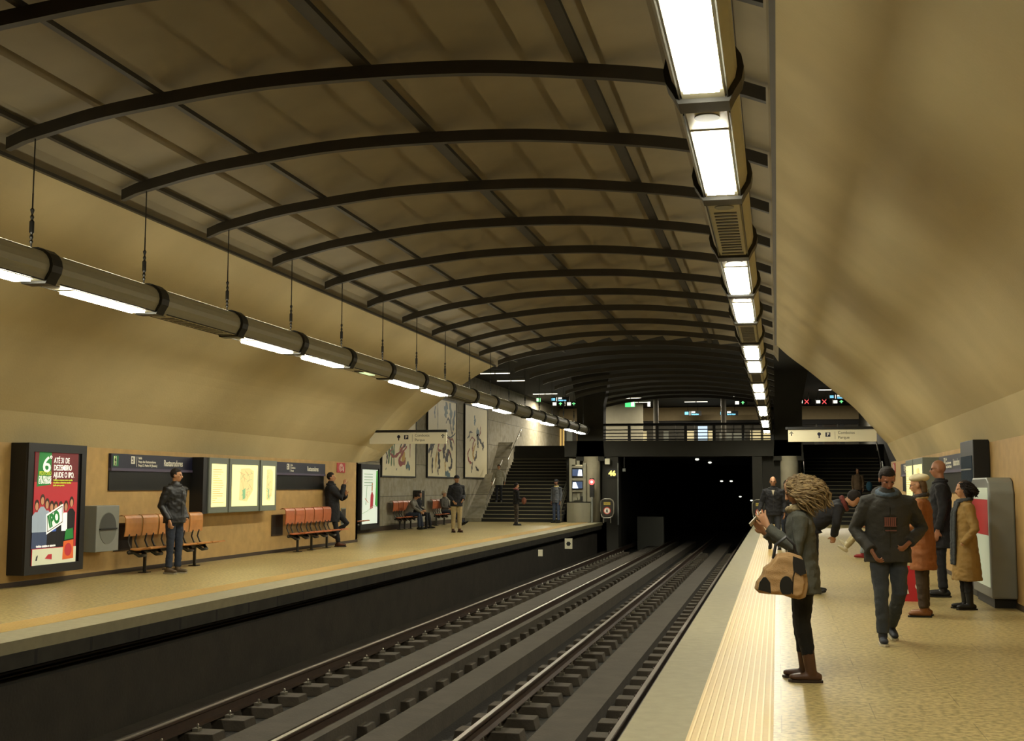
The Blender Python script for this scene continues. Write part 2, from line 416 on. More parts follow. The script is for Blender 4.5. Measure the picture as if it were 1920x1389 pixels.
# staircases
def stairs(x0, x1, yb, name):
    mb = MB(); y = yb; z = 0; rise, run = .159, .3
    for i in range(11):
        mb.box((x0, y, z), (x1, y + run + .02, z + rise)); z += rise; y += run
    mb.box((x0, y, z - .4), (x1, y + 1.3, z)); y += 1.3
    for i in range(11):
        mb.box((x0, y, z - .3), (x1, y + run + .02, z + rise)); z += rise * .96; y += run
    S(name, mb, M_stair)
    y = yb; z = rise; nb = MB()
    for i in range(11):
        nb.box((x0 + .02, y - .004, z - .022), (x1 - .02, y + .03, z + .002)); z += rise; y += run
    y += 1.3; z -= 0
    for i in range(11):
        nb.box((x0 + .02, y - .004, z - .02), (x1 - .02, y + .012, z + .002)); z += rise * .96; y += run
    S('trim_13', nb, M_nosing)
stairs(-12.4, -8.9, 50.9, 'floor'); stairs(1.0, 4.5, 50.9, 'floor')
# sloping parapet beside the left stairs
Mx = on_left(-13.1, 0, 0)
S('wall_left', MB().prism([(50.75, 0), (57.6, 0), (57.6, 3.62), (57.2, 3.62), (55.6, 2.15), (54.3, 2.05), (50.75, .16)], 0, .7, Mx), M_grey)
mb = MB()
def rail_tubes(mb, pts, r=.025): mb.tube(pts, [r] * len(pts), n=8)
def handrail(label, x, y0, z0, y1, z1, rails=(0,), posts=3):
    t = thing('handrail', label, 'handrail', (x, y0, z0 - .9))
    for dz in rails:
        MB().tube([(0, 0, .9 - dz), (0, y1 - y0, z1 - z0 + .9 - dz)], [.026] * 2, n=8).build('rail', M_steel, t, smooth=True)
    for i in range(posts):
        f = i / (posts - 1)
        MB().tube([(0, (y1 - y0) * f, (z1 - z0) * f + (0 if rails != (0,) else .55)), (0, (y1 - y0) * f, (z1 - z0) * f + .9)], [.018] * 2, n=6).build('post', M_steel, t, smooth=True)
handrail('steel handrail on the upper left flight of the far stairs', -12.25, 55.4, 2.75, 58.4, 4.3)
handrail('steel handrail low on the left side of the far stairs', -12.25, 51.2, .95, 54.2, 2.7)
handrail('three-bar steel handrail beside the monitor booth', -8.95, 50.9, .95, 54.4, 2.75, rails=(0, .22, .44))
handrail('long handrail on the left side of the stairs on the near platform', 1.12, 55.0, 2.6, 58.6, 4.4)
handrail('short handrail at the foot of the near platform stairs, left side', 1.12, 51.2, .95, 54.2, 2.6)
handrail('long handrail on the right side of the stairs on the near platform', 4.4, 55.0, 2.6, 58.6, 4.4)
handrail('short handrail at the foot of the near platform stairs, right side', 4.4, 51.2, .95, 54.2, 2.6)

# ------------------------------------------------------------------ ceiling ribs and purlins
def ordinal(k): return ['first', 'second', 'third', 'fourth', 'fifth', 'sixth', 'seventh', 'eighth', 'ninth', 'tenth', 'eleventh', 'twelfth'][k]
us = [-4.06 + 8.12 * i / 40 for i in range(41)]
mb = MB(); top = [(XC + u, rib_z(u) + .06) for u in us]; bot = [(XC + u, rib_z(u) - .075) for u in us]
n = len(us); vs = []
for x, z in top: vs += [(x, -.045, z), (x, .045, z)]
for x, z in bot: vs += [(x, -.045, z), (x, .045, z)]
fs = []
for i in range(n - 1):
    a, b, c, d = 2 * i, 2 * i + 1, 2 * i + 2, 2 * i + 3; e = 2 * n
    fs += [(a, b, d, c), (e + a, e + c, e + d, e + b), (a, c, e + c, e + a), (b, e + b, e + d, d)]
fs += [(0, 2 * n, 2 * n + 1, 1), (2 * n - 2, 2 * n - 1, 4 * n - 1, 4 * n - 2)]
mb.add(vs, fs)
rib0 = None
for k in range(-3, 19):
    y = 13.93 + 2.4 * k
    if rib0 is None:
        rib0 = mb.build('ceiling_rib', M_rib); o = rib0
    else:
        o = rib0.copy(); COL.objects.link(o)
    o.location = (0, y, 0)
    if k <= 8: tag(o, ordinal(k + 3) + ' dark curved ceiling rib counted from the camera end of the vault', 'rib', 'curved ceiling ribs')
    else: tag(o, 'dark curved ceiling rib over the unlit hall behind the vault', 'rib', 'curved ribs over the dark hall')
for x, w, lab in ((-7.9, .03, 'thin ceiling rail the left light tube hangs from'), (-6.38, .035, 'thin ceiling rail between the left light tube and the thick middle rail'),
                  (-4.1, .075, 'thickest ceiling rail, along the crown of the vault'), (-1.82, .06, 'broad ceiling rail between the crown and the right light tube'),
                  (-.32, .03, 'thin ceiling rail right above the right light tube')):
    z = rib_z(x - XC) + .06
    MB().box((x - w, 3.5, z), (x + w, 37.0 if x < -1 else 35.5, z + .05)).build('ceiling_rail', M_rib, label=lab, cat='ceiling rail', group='lengthwise ceiling rails')

# ------------------------------------------------------------------ suspended light tubes
def module(lit, label, x, y, group):
    """one 2.4 m module of the tube, origin at its near collar"""
    t = thing('light_tube_module', label, 'light', (x, y, 3.7), 0, group)
    R = .19
    sec = [(-.12, 0), (.12, 0)] + [(cos(a) * R, .17 + sin(a) * R * .95) for a in [radians(d) for d in range(-40, 221, 20)]]
    def ext(mb, sec, ya, yb):
        n = len(sec); vs = [(p[0], ya, p[1]) for p in sec] + [(p[0], yb, p[1]) for p in sec]
        mb.add(vs, [tuple(range(n)), tuple(reversed(range(n, 2 * n)))] + [(i, n + i, n + (i + 1) % n, (i + 1) % n) for i in range(n)])
    mb = MB(); ext(mb, sec, .0, 2.4); mb.build('housing', M_house, t)
    big = [(p[0] * 1.2, (p[1] - .17) * 1.15 + .17) for p in sec]
    mb = MB(); ext(mb, big, 2.2, 2.39); mb.build('collar', M_collar, t)
    q = MB(); q.add([(-.03, .3, .349), (.03, .3, .349), (.03, 2.1, .349), (-.03, 2.1, .349)], [(0, 1, 2, 3)]); q.build('added_glow_strip', E_up, t)  # added glowing strip, hidden from below, throws light up at the vault
    mb = MB()
    for sx in (-.135, .135): mb.box((sx - .004, .1, -.003), (sx + .004, 2.3, .012))
    mb.build('seam', M_collar, t)
    if lit == 1:
        MB().box((-.115, .42, -.01), (.115, 2.03, .0)).build('panel_frame', M_white, t)
        MB().box((-.098, .45, -.035), (.098, 2.0, -.008)).build('light_panel', E_panel, t)
    elif lit == 2:
        MB().box((-.06, .9, -.012), (.06, 1.5, 0)).build('light_panel', E_green, t); MB().box((-.06, .6, -.012), (.06, .82, 0)).build('sensor', M_dark, t)
    else:
        g = MB()
        for i in range(14): g.box((-.09, .35 + i * .12, -.006), (.09, .40 + i * .12, 0))
        g.build('grille', M_dsteel, t)
        MB().box((-.1, 2.06, -.006), (.1, 2.12, 0)).build('hatch_line', M_collar, t)
    MB().disc((0, .16), .075, -.008, .0, frame((0, 0, 0), (1, 0, 0), (0, 1, 0)) @ Matrix.Diagonal((1, 1, 1, 1)), None, 20).build('loudspeaker', M_bin, t)
    h = MB().tube([(0, 2.13, .35), (0, 2.13, 1.55)], [.008] * 2, n=6).build('hanger', M_dark, t)
    zr = [(.36, .01), (.40, .01), (.42, .022), (.44, .01), (.47, .022), (.50, .012), (.52, .026), (.64, .026), (.66, .012), (.69, .022), (.72, .01), (.77, .024), (.79, .009), (.95, .009)]
    MB().tube([(0, 2.13, z) for z, r in zr], [r for z, r in zr], n=8).build('turnbuckle', M_dark, h)
    return t
protos = {}
for side, x in (('right', -.37), ('left', -7.83)):
    cnt = 0
    for k in range(-4 if side == 'right' else -2, 15):
        y = 14.2 + 2.4 * k
        ph = (k + 2) % 3 == 0 if side == 'right' else k % 3 == 0
        kind = 0 if ph else 1
        if side == 'left' and ph and k == 3: kind = 2
        vis = k >= (-4 if side == 'right' else -1)
        if vis: cnt += 1
        st = {0: 'unlit module with a grille', 1: 'lit module with a white panel', 2: 'module with only a small greenish emergency light'}[kind]
        if not vis: lab = st + ' of the %s light tube nearest the camera' % side
        elif cnt <= 10: lab = '%s, %s one along the %s hanging light tube' % (st, ordinal(cnt - 1), side)
        else: lab = st.split(' with')[0] + ' at the far end of the %s light tube near the footbridge' % side
        gr = 'modules of the %s light tube' % side
        if kind in protos: copy_tree(protos[kind], (x, y, 3.7), 0, lab, gr)
        else: protos[kind] = module(kind, lab, x, y, gr)

# ------------------------------------------------------------------ rails and sleepers
RX = (-6.5, -5.0, -3.22, -1.72)
RN = ('leftmost rail, beside the far platform', 'second rail from the far platform', 'third rail from the far platform, rusty brown', 'rail just below the near platform edge')
for x, lab in zip(RX, RN):
    t = thing('running_rail', 'steel ' + lab, 'rail', (x, 0, -1.21), 0, 'running rails')
    M0 = frame((0, 0, 0), (1, 0, 0), ZU)
    pr = [(-.065, 0), (.065, 0), (.065, .012), (.012, .03), (.012, .115), (.034, .125), (.034, .152), (-.034, .152), (-.034, .125), (-.012, .115), (-.012, .03), (-.065, .012)]
    MB().prism(pr, -70, -4, M0).build('rail_body', M_railside, t)
    MB().box((-.026, 4, .152), (.026, 70, .158)).build('rail_head', M_railtop, t)
sl = None
for ri, x in enumerate(RX):
    lab = ('concrete sleeper block under the ' + RN[ri].split(',')[0])
    for k in range(50):
        y = 11.2 + .82 * k
        if sl is None:
            t = thing('sleeper_block', lab, 'sleeper', (x, y, -1.36), 0, 'sleeper blocks of rail ' + str(ri + 1))
            MB().prism([(-.4, 0), (.4, 0), (.37, .13), (-.37, .13)], -.15, .15, M0).build('block', M_sleeper, t, bevel=.008)
            for sx in (-1, 1):
                MB().box((sx * .11 - .035, -.05, .13), (sx * .11 + .035, .05, .165)).tube([(sx * .12, 0, .15), (sx * .12, 0, .20)], [.014] * 2, n=6).build('rail_clip', M_steel if sx > 0 else M_railside, t)
            sl = t
        else:
            t = copy_tree(sl, (x, y, -1.36), 0, lab, 'sleeper blocks under the ' + RN[ri].split(',')[0])
sl['group'] = 'sleeper blocks under the ' + RN[0].split(',')[0]
# ------------------------------------------------------------------ advertising light boxes, signs, maps on the left wall
def wall_thing(name, label, cat, o, side='l', group=None):
    """empty on the wall; returns (root, local frame) with u along the wall as read, v up, d out of the wall"""
    rz = {'l': pi / 2, 'r': -pi / 2, 'c': 0}[side]
    o = (o[0] + {'l': .004, 'r': -.004}.get(side, 0), o[1], o[2])
    t = thing(name, label, cat, o, rz, group)
    return t, frame((0, 0, 0), (1, 0, 0), ZU)     # local frame: u = local x, v = z, d = -local y
FL = frame((0, 0, 0), (1, 0, 0), ZU)
def fbox(mb, u0, v0, u1, v1, d0, d1, m=None): mb.box((u0, v0, d0), (u1, v1, d1), m, FL); return mb
def ftext(t, body, size, u, v, d, m, **k): return lettering(body, size, world_of(t) @ FL, u, v, d, m, t, **k)
E_red = mat('poster_red', srgb('b02c34'), .5, emit=.42); E_dred = mat('poster_dark_red', srgb('6a1c22'), .5, emit=.3)
E_grn = mat('poster_green', srgb('1e7a34'), .5, emit=.42); E_lime = mat('poster_lime', srgb('b8c43a'), .5, emit=.5)
E_skin = mat('poster_skin', srgb('c08a66'), .5, emit=.35); E_pw = mat('poster_white', srgb('f0ece0'), .5, emit=.75)
E_den = mat('poster_denim', srgb('3c4a66'), .5, emit=.3); E_shirt = mat('poster_shirt', srgb('9aa8b4'), .5, emit=.4)
E_blk = mat('poster_black', srgb('14141a'), .5, emit=.1); E_hair = mat('poster_hair', srgb('3a2418'), .5, emit=.2); E_blu = mat('poster_blue', srgb('2e56a8'), .5, emit=.4)
E_org = mat('poster_orange', srgb('d0602c'), .5, emit=.45); E_paper = mat('poster_paper', srgb('c8c8a8'), .5, emit=.5)
def adbox(label, X, y0, y1, z0, z1, side='l', depth=.3):
    w = abs(y1 - y0)
    t, _ = wall_thing('advertising_light_box', label, 'advertising board', (X, y0, 0), side)
    mb = MB(); f = .13
    fbox(mb, 0, z0, w, z1, .0, depth - .03)
    mb.build('cabinet', M_black, t, bevel=.01)
    mb = MB()
    for a in ((0, z0, f, z1), (w - f, z0, w, z1), (f, z0, w - f, z0 + f), (f, z1 - f, w - f, z1)): fbox(mb, *a, depth - .03, depth)
    mb.build('front_frame', M_black, t)
    return t, w, f
t, w, f = adbox('black advertising light box with a red battery-collection poster at the left edge', XL, 16.05, 17.6, .18, 2.13)
d = .275
p = MB(); fbox(p, .2, .3, w - .2, 2.0, d, d + .004); pst = p.build('poster', E_red, t)
def pshape(mb, poly, lay, m): mb.prism(poly, d + .004 + lay * .0006, d + .0046 + lay * .0006, FL, m)
pp = MB()
pshape(pp, [(.2, 1.55), (w - .2, 1.55), (w - .2, 2.0), (.2, 2.0)], 0, E_dred)
pshape(pp, [(.26, 1.48), (.62, 1.51), (.62, 2.0), (.30, 2.0)], 1, E_grn)
random.seed(4)
XS = [(.28, 1.28, E_shirt), (.42, 1.36, E_shirt), (.54, 1.30, E_shirt), (.66, 1.26, E_blk), (.77, 1.25, E_blu), (.90, 1.25, E_blk), (1.04, 1.26, E_pw), (1.19, 1.32, E_blk)]
for i, (x, zt, sh) in enumerate(XS):
    zt -= .02
    pshape(pp, [(x - .10, .56), (x + .10, .56), (x + .09, .85), (x - .09, .85)], 2 + i, E_den if i < 3 else E_blk)
    pshape(pp, [(x - .10, .8), (x + .10, .8), (x + .11, zt - .22), (x + .04, zt - .16), (x - .04, zt - .16), (x - .11, zt - .22)], 3 + i, sh)
    pshape(pp, [(x + .055 * cos(a) * 1.1, zt - .055 + .085 * sin(a)) for a in [j * pi / 6 for j in range(12)]], 4 + i, E_hair)
    pshape(pp, [(x + .04 * cos(a), zt - .075 + .06 * sin(a)) for a in [j * pi / 6 for j in range(12)]], 5 + i, E_skin)
pshape(pp, [(.2, .3), (w - .2, .3), (w - .2, .55), (.2, .55)], 14, E_paper)
pshape(pp, [(.54, .76), (.98, .92), (.96, 1.22), (.52, 1.06)], 15, E_pw)
pshape(pp, [(.56, .79), (.96, .935), (.94, 1.19), (.54, 1.04)], 16, E_blk)
pshape(pp, [(.575, .81), (.945, .945), (.925, 1.17), (.555, 1.03)], 17, E_pw)
pshape(pp, [(.98, .36), (1.28, .37), (1.27, .66), (1.0, .64)], 18, E_org)
pshape(pp, [(1.13 + .10 * cos(a), .51 + .10 * sin(a)) for a in [j * pi / 8 for j in range(16)]], 19, E_red)
pshape(pp, [(1.02, .66), (1.26, .68), (1.24, .84), (1.05, .82)], 20, E_grn)
pshape(pp, [(.52, .40), (.60, .46), (.70, .46), (.70, .38)], 20, E_red)
pshape(pp, [(.28, .38), (.32, .38), (.34, .46), (.30, .44)], 20, E_blk)
pp.build('printed_picture', None, pst)
dl = d + .02
for body, sz, u, v, m, wd in (('6', .34, .36, 1.70, E_pw, .2), ('º', .16, .55, 1.84, E_pw, .06), ('PEDITÓRIO', .08, .29, 1.655, E_lime, .31), ('DE PILHAS', .08, .28, 1.585, E_pw, .32), ('E BATERIAS', .08, .28, 1.525, E_pw, .32),
                              ('ATÉ 31 DE', .12, .66, 1.84, E_pw, .42), ('DEZEMBRO', .12, .66, 1.73, E_pw, .48), ('AJUDE O IPO.', .12, .66, 1.62, E_pw, .56), ('Colabore connosco nesta recolha', .035, .66, 1.57, E_lime, .52), ('de pilhas e baterias usadas', .035, .66, 1.53, E_lime, .48), ('ajude quem precisa', .035, .66, 1.49, E_lime, .3),
                              ('todos contra o cancro', .05, .28, .575, E_pw, .5)):
    ftext(t, body, sz, u, v, dl, m, width=wd, bold=.002).parent = t
lettering('IPO', .26, world_of(t) @ FL @ Matrix.Translation((.6, .86, dl)) @ Matrix.Rotation(radians(19), 4, 'Z'), 0, 0, 0, E_grn, t, width=.30, bold=.014)

# second light box in the recess behind the first part of the wall
t, w, f = adbox('black advertising light box with a pale green and white poster in the wall recess', -13.1, 36.55, 38.45, .12, 2.2, depth=.28)
d = .255
p = MB(); fbox(p, .2, .3, w - .2, 2.03, d, d + .004); pst = p.build('poster', mat('poster_pale', srgb('d4decc'), .5, emit=.7), t)
pp = MB(); random.seed(8)
d2 = d
def psh2(poly, lay, m): pp.prism(poly, d + .004 + lay * .0006, d + .0046 + lay * .0006, FL, m)
E_pale = mat('poster_pale_grey', srgb('98a898'), .5, emit=.5); E_pg = mat('poster_fresh_green', srgb('4aa044'), .5, emit=.5)
psh2([(w - .45, .9), (w - .2, .8), (w - .2, 2.0), (w - .35, 2.0), (w - .38, 1.5)], 0, E_pg)
psh2([(.95, .75), (1.25, .8), (1.3, 1.2), (1.15, 1.35), (1.0, 1.2)], 1, E_red)
psh2([(1.08, 1.35), (1.2, 1.35), (1.22, 1.6), (1.1, 1.6)], 2, E_skin)
for k in range(5): psh2([(.35, 1.9 - .09 * k), (1.2, 1.9 - .09 * k), (1.2, 1.87 - .09 * k), (.35, 1.87 - .09 * k)], 3, E_pale)
psh2([(.2, .62), (.7, .7), (1.3, .86), (w - .2, .82), (w - .2, .84), (1.3, .88), (.7, .72), (.2, .64)], 4, E_pale)
psh2([(.5, .9), (.6, 1.5), (.66, 1.5), (.58, .9)], 5, E_pale); psh2([(.45, 1.1), (.8, .95), (.8, .97), (.45, 1.13)], 6, E_red)
pp.build('printed_picture', None, pst)

# litter bin
t, _ = wall_thing('litter_bin', 'square grey wall-mounted litter bin with a round opening beside the red poster', 'litter bin', (XL, 17.95, 0))
fbox(MB(), 0, .42, .7, 1.17, 0, .30).build('casing', M_bin, t, bevel=.01)
ring = MB(); ring.disc((.35, .80), .26, .30, .306, FL, None, 32).build('opening_plate', mat('bin_dish', '63655c', .5), t)
MB().prism([(.35 + .25 * cos(a), .80 + .25 * sin(a)) for a in [pi * j / 16 for j in range(17)]], .306, .309, FL).build('opening', mat('bin_dark', '3c3d38', .6), t)
fbox(MB(), .09, .775, .61, .80, .30, .325).build('flap_edge', M_black, t)

def exit_pict(t, u, v, h, d):
    """white running figure on green"""
    mb = MB(); fbox(mb, u, v, u + h * .95, v + h, d, d + .004, mat('exit_green', '1c6a3a', .5, emit=.05)); fbox(mb, u + .02, v + .01, u + h * .55, v + h - .01, d + .004, d + .006, mat('exit_pale', 'cfe0a0', .5, emit=.08))
    P = [(.2, .05), (.28, .4), (.2, .6), (.28, .8), (.42, .78), (.5, .5), (.42, .45), (.4, .6), (.36, .4), (.48, .1), (.4, .05), (.32, .3), (.28, .05)]
    mb.prism([(u + a * h, v + b * h) for a, b in P], d + .006, d + .009, FL, M_black); mb.disc((u + .38 * h, v + .88 * h), .07 * h, d + .006, d + .009, FL, M_black, 10)
    mb.build('exit_pictogram', None, t)
def sign_band(label, y0, y1, side='l', X=XL, pict=True, lines=('Saída', 'Praça dos Restauradores', 'Praça D. Pedro IV (Rossio)'), tiles=True, name_u=.58, letters=True, z=(1.80, 2.045)):
    w = abs(y1 - y0)
    t, _ = wall_thing('station_name_band', label, 'sign', (X, y0, 0), side)
    fbox(MB(), 0, z[0], w, z[1], 0, .05).build('blue_panel', M_blue, t)
    fbox(MB(), 0, z[0] - .05, w, z[0], 0, .06).build('lower_strip', M_lilac, t)
    fbox(MB(), 0, z[0] - .37, w, z[0] - .05, 0, .02).build('black_panel', M_blacktile if tiles else M_black, t)
    fbox(MB(), 0, z[0] - .385, w, z[0] - .37, 0, .03).build('bottom_strip', M_dsteel, t)
    if not letters: return t
    if pict: exit_pict(t, .06, z[0] + .03, .18, .05)
    d = .052; u = w * .22
    mb = MB()
    def sq(u, v, s): fbox(mb, u, v, u + s, v + s, d, d + .003, M_white)
    sq(u, z[0] + .08, .13); fbox(mb, u + .19, z[0] + .03, u + .2, z[0] + .21, d, d + .003, M_white)
    fbox(mb, u + .02, z[0] + .10, u + .055, z[0] + .13, d + .003, d + .004, M_blue); fbox(mb, u + .02, z[0] + .15, u + .055, z[0] + .19, d + .003, d + .004, M_blue); fbox(mb, u + .08, z[0] + .10, u + .09, z[0] + .19, d + .003, d + .004, M_blue)
    mb.build('pictogram', None, t)
    for i, l in enumerate(lines): ftext(t, l, .062, u + .25, z[0] + .165 - i * .065, d, M_white, bold=.0015)
    ftext(t, 'Restauradores', .16, w * name_u, z[0] + .06, d, M_white, bold=.003, width=.72)
    return t
sign_band('navy station name band between the litter bin and the backlit maps', 18.76, 21.7, name_u=.62)
sign_band('navy station name band between the backlit maps and the red hose sign', 25.66, 28.8, pict=False, lines=('Sala', 'Comboios', 'Rossio'), tiles=True, name_u=.62)

def map_panel(label, y0, y1, kind, side='l', X=XL, z0=.965, z1=2.05):
    w = abs(y1 - y0)
    t, _ = wall_thing('map_panel', label, 'map board', (X, y0, 0), side, 'backlit map boards')
    fbox(MB(), 0, z0, w, z1, 0, .3).build('casing', M_greyface, t, bevel=.008)
    f = .1
    p = fbox(MB(), f, z0 + .12, w - f, z1 - .12, .3, .304).build('backlit_map', E_map, t)
    mb = MB(); random.seed(int(y0 * 7)); cu, cv = w / 2, (z0 + z1) / 2
    if kind == 'map':
        E1 = mat('map_tan', srgb('d8cc8c'), .5, emit=.7); E2 = mat('map_green', srgb('80b080'), .5, emit=.6); E3 = mat('map_pink', srgb('c8a070'), .5, emit=.6)
        q = 1 if w > 1.2 else .5
        mb.prism([(cu - .28 * q, cv - .3), (cu + .1 * q, cv - .33), (cu + .4 * q, cv - .1), (cu + .42 * q, cv + .3), (cu + .2 * q, cv + .36), (cu - .22 * q, cv + .34)], .304, .305, FL, E1)
        mb.prism([(cu - .1 * q, cv - .3), (cu + .02 * q, cv - .26), (cu + .02 * q, cv - .05), (cu - .12 * q, cv - .1)], .305, .306, FL, E2)
        for i in range(26):
            a = random.uniform(0, pi); x = cu + random.uniform(-.22, .32) * q; y = cv + random.uniform(-.25, .28); l = random.uniform(.05, .13) * q
            dx, dy = cos(a) * l, sin(a) * l; nx, ny = -sin(a) * .004, cos(a) * .004
            mb.prism([(x - dx - nx, y - dy - ny), (x + dx - nx, y + dy - ny), (x + dx + nx, y + dy + ny), (x - dx + nx, y - dy + ny)], .306, .3065 + .00005 * i, FL, (E2, E3, E3)[i % 3])
    else:
        E3 = mat('map_line', srgb('b89c50'), .5, emit=.5)
        for i in range(16): fbox(mb, f + .05, z0 + .2 + i * .043, f + .05 + random.uniform(.1, max(.12, w - 2 * f - .16)), z0 + .21 + i * .043, .304, .306, E3)
    mb.build('map_print', None, p)
    return t
map_panel('narrow backlit timetable board in a grey casing, beside the standing man in black', 21.93, 22.78, 'text')
map_panel('wide backlit area map in a grey casing, middle of the three boards', 22.84, 24.28, 'map')
map_panel('narrow backlit map board in a grey casing next to the second name band', 24.35, 25.2, 'map')
fbox(MB(), 0, .96, .2, 2.05, 0, .28).build('side_cover', M_black).location = (0, 0, 0)
o = bpy.data.objects['side_cover']; o.location = (XL, 21.72, 0); o.rotation_euler = (0, 0, pi / 2); tag(o, 'black vertical cover plate at the left side of the backlit maps', 'cover plate')
def vent(label, X, y, z, w, h, side='l', m=None):
    t, _ = wall_thing('wall_plate', label, 'wall plate', (X, y, 0), side)
    fbox(MB(), 0, z, w, z + h, 0, .015).build('plate', m or M_plinth, t); fbox(MB(), .03, z + .03, w - .03, z + h - .03, .015, .018).build('inset', mat('plate_inset', '241a10', .7), t); return t
vent('dark square plate on the ochre wall between litter bin and first bench', XL, 19.0, .38, .6, .47)
vent('dark square plate on the ochre wall behind the left end of the second bench', XL, 25.65, .38, .62, .47)
vent('small upright grey access plate on the ochre wall near the corner', XL, 30.1, .5, .35, .43, m=M_greyface)

def hose_sign(label, X, y, z, side):
    t, _ = wall_thing('hose_sign', label, 'sign', (X, y, 0), side)
    fbox(MB(), 0, z, .6, z + .25, 0, .012).build('plate', M_red, t)
    mb = MB()
    pts = []
    for j in range(0, 50):
        a = j * 2 * pi / 18; r = .02 + .0017 * j; pts.append((.3 + r * 1.6 * cos(a), z + .13 + r * sin(a)))
    for (a, b), (c, e) in zip(pts, pts[1:]):
        L = math.hypot(c - a, e - b) or 1; nx, ny = -(e - b) / L * .006, (c - a) / L * .006
        mb.prism([(a - nx, b - ny), (c - nx, e - ny), (c + nx, e + ny), (a + nx, b + ny)], .012, .016, FL)
    fbox(mb, .42, z + .03, .47, z + .15, .012, .016)
    mb.build('hose_symbol', M_white, t)
hose_sign('red square fire hose sign with a white spiral above the leaning man', XL, 29.75, 1.85, 'l')
hose_sign('red square fire hose sign with a white spiral on the near platform wall', XR, 32.4, 1.86, 'r')

# hanging white direction signs
def arrow_up(mb, u, v, h, d, m):
    mb.prism([(u - .012, v), (u + .012, v), (u + .012, v + h * .6), (u - .012, v + h * .6)], d, d + .003, FL, m)
    mb.prism([(u - .05, v + h * .5), (u, v + h), (u + .05, v + h * .5), (u + .03, v + h * .46), (u, v + h * .74), (u - .03, v + h * .46)], d, d + .003, FL, m)
def direction_sign(label, x, y, w, arrow_left):
    t = thing('direction_sign', label, 'sign', (x, y, 2.63))
    fbox(MB(), 0, 0, w, .30, -.06, 0).build('sign_board', M_cream, t, bevel=.005)
    fbox(MB(), -.06, .31, w + .02, .37, -.1, .04).build('top_bar', M_black, t)
    s = -1 if not arrow_left else 1
    hx = -.06 if not arrow_left else w
    MB().tube([(hx, .03, .34), (hx - .1 * (1 if not arrow_left else -1), .03, .38)], [.03] * 2, n=8).build('wall_bracket', M_black, t)
    for u in (.05, w - .05): MB().tube([(u, .03, .25), (u, .03, .33)], [.01] * 2, n=6).build('hook', M_black, t)
    mb = MB(); u0 = w * (.33 if arrow_left else .36)
    mb.disc((u0 + .05, .19), .045, 0, .003, FL, M_blue, 16); fbox(mb, u0 + .035, .09, u0 + .065, .15, 0, .003, M_blue)
    fbox(mb, u0 + .20, .12, u0 + .32, .23, 0, .003, M_blue); fbox(mb, u0 + .43, .06, u0 + .436, .25, 0, .003, M_dsteel)
    arrow_up(mb, .08 if arrow_left else w - .1, .15, .11, 0, M_black)
    mb.build('pictogram', None, t)
    ftext(t, 'P', .11, u0 + .235, .14, .004, M_white, bold=.003)
    ftext(t, 'Comboios', .1, u0 + .5, .19, .001, M_black, width=.40)
    ftext(t, 'Parque', .1, u0 + .5, .07, .001, M_black, width=.27)
    return t
direction_sign('long white hanging sign reading Comboios Parque over the far platform', -10.72, 31.2, 2.15, False)
direction_sign('long white hanging sign reading Comboios Parque over the near platform', .29, 31.2, 2.13, True)

# ------------------------------------------------------------------ benches
def bench(label, X, y, side, n=5, group='platform benches', wood=None):
    """row of n seats; local x along the wall, seats face -y"""
    t, _ = wall_thing('platform_bench', label, 'bench', (X, y, 0), side, group)
    wood = wood or M_wood; p = .58
    for i in range(n):
        u0, u1 = i * p + .03, i * p + p - .03
        # back: curved plywood, rolls over at the top
        sec = [(.10, .98), (.16, 1.0), (.22, .985), (.245, .94), (.25, .85), (.245, .74), (.23, .64)]
        pr = sec + [(a - .016, b - .004) for a, b in reversed(sec)]
        M = frame((u0, 0, 0), (0, -1, 0), ZU)
        q = MB(); q.prism(pr, -(u1 - u0), 0, M); q.build('backrest', wood, t)
        sec = [(.34, .44), (.42, .425), (.52, .43), (.62, .455), (.68, .47), (.72, .462)]
        pr = sec + [(a, b - .02) for a, b in reversed(sec)]
        q = MB(); q.prism(pr, -(u1 - u0), 0, M); q.build('seat', wood, t)
        b = MB(); uc = (u0 + u1) / 2
        for e in (-.12, .12): b.tube([(uc + e, -.235, .66), (uc + e, -.21, .55), (uc + e, -.26, .44), (uc + e, -.36, .40)], [.016] * 4, n=8)
        b.tube([(uc - .16, -.30, .40), (uc - .1, -.42, .31), (uc + .1, -.42, .31), (uc + .16, -.30, .40)], [.03] * 4, n=8)
        b.tube([(uc - .2, -.30, .40), (uc + .2, -.30, .40)], [.02] * 2, n=6)
        b.build('bracket', M_dsteel, t, smooth=True)
    MB().tube([(.05, -.3, .37), (n * p - .05, -.3, .37)], [.035] * 2, n=10).build('beam', M_dsteel, t, smooth=True)
    for u in ([.6, n * p / 2, n * p - .45] if n * p > 2 else [.3, n * p - .3]):
        b = MB().tube([(u, -.3, .02), (u, -.3, .37)], [.03] * 2, n=10); b.box((u - .08, -.38, 0), (u + .08, -.22, .015)); b.build('leg', M_dsteel, t, smooth=False)
    return t
bench('row of five orange plywood seats beside the litter bin behind the standing man', XL + .05, 18.85, 'l')
bench('row of five reddish plywood seats beside the man leaning on the wall', XL + .05, 25.75, 'l', wood=M_wood2)
bench('bench half hidden behind the wall corner in front of the pale green poster', -13.0, 33.0, 'l', n=5, wood=M_wood2)
bench('bench with two seated people below the first mural', -13.1, 40.0, 'l', n=4, wood=M_wood2)
bench('bench with a person in a white cap below the second mural', -13.1, 44.9, 'l', n=3, wood=M_wood2)
bench('bench on the near platform behind the walking man in the hooded jacket', XR - .05, 29.6, 'r', n=5)
t, _ = wall_thing('litter_bin', 'small steel litter bin on the stone wall between the two far benches', 'litter bin', (-13.1, 43.1, 0))
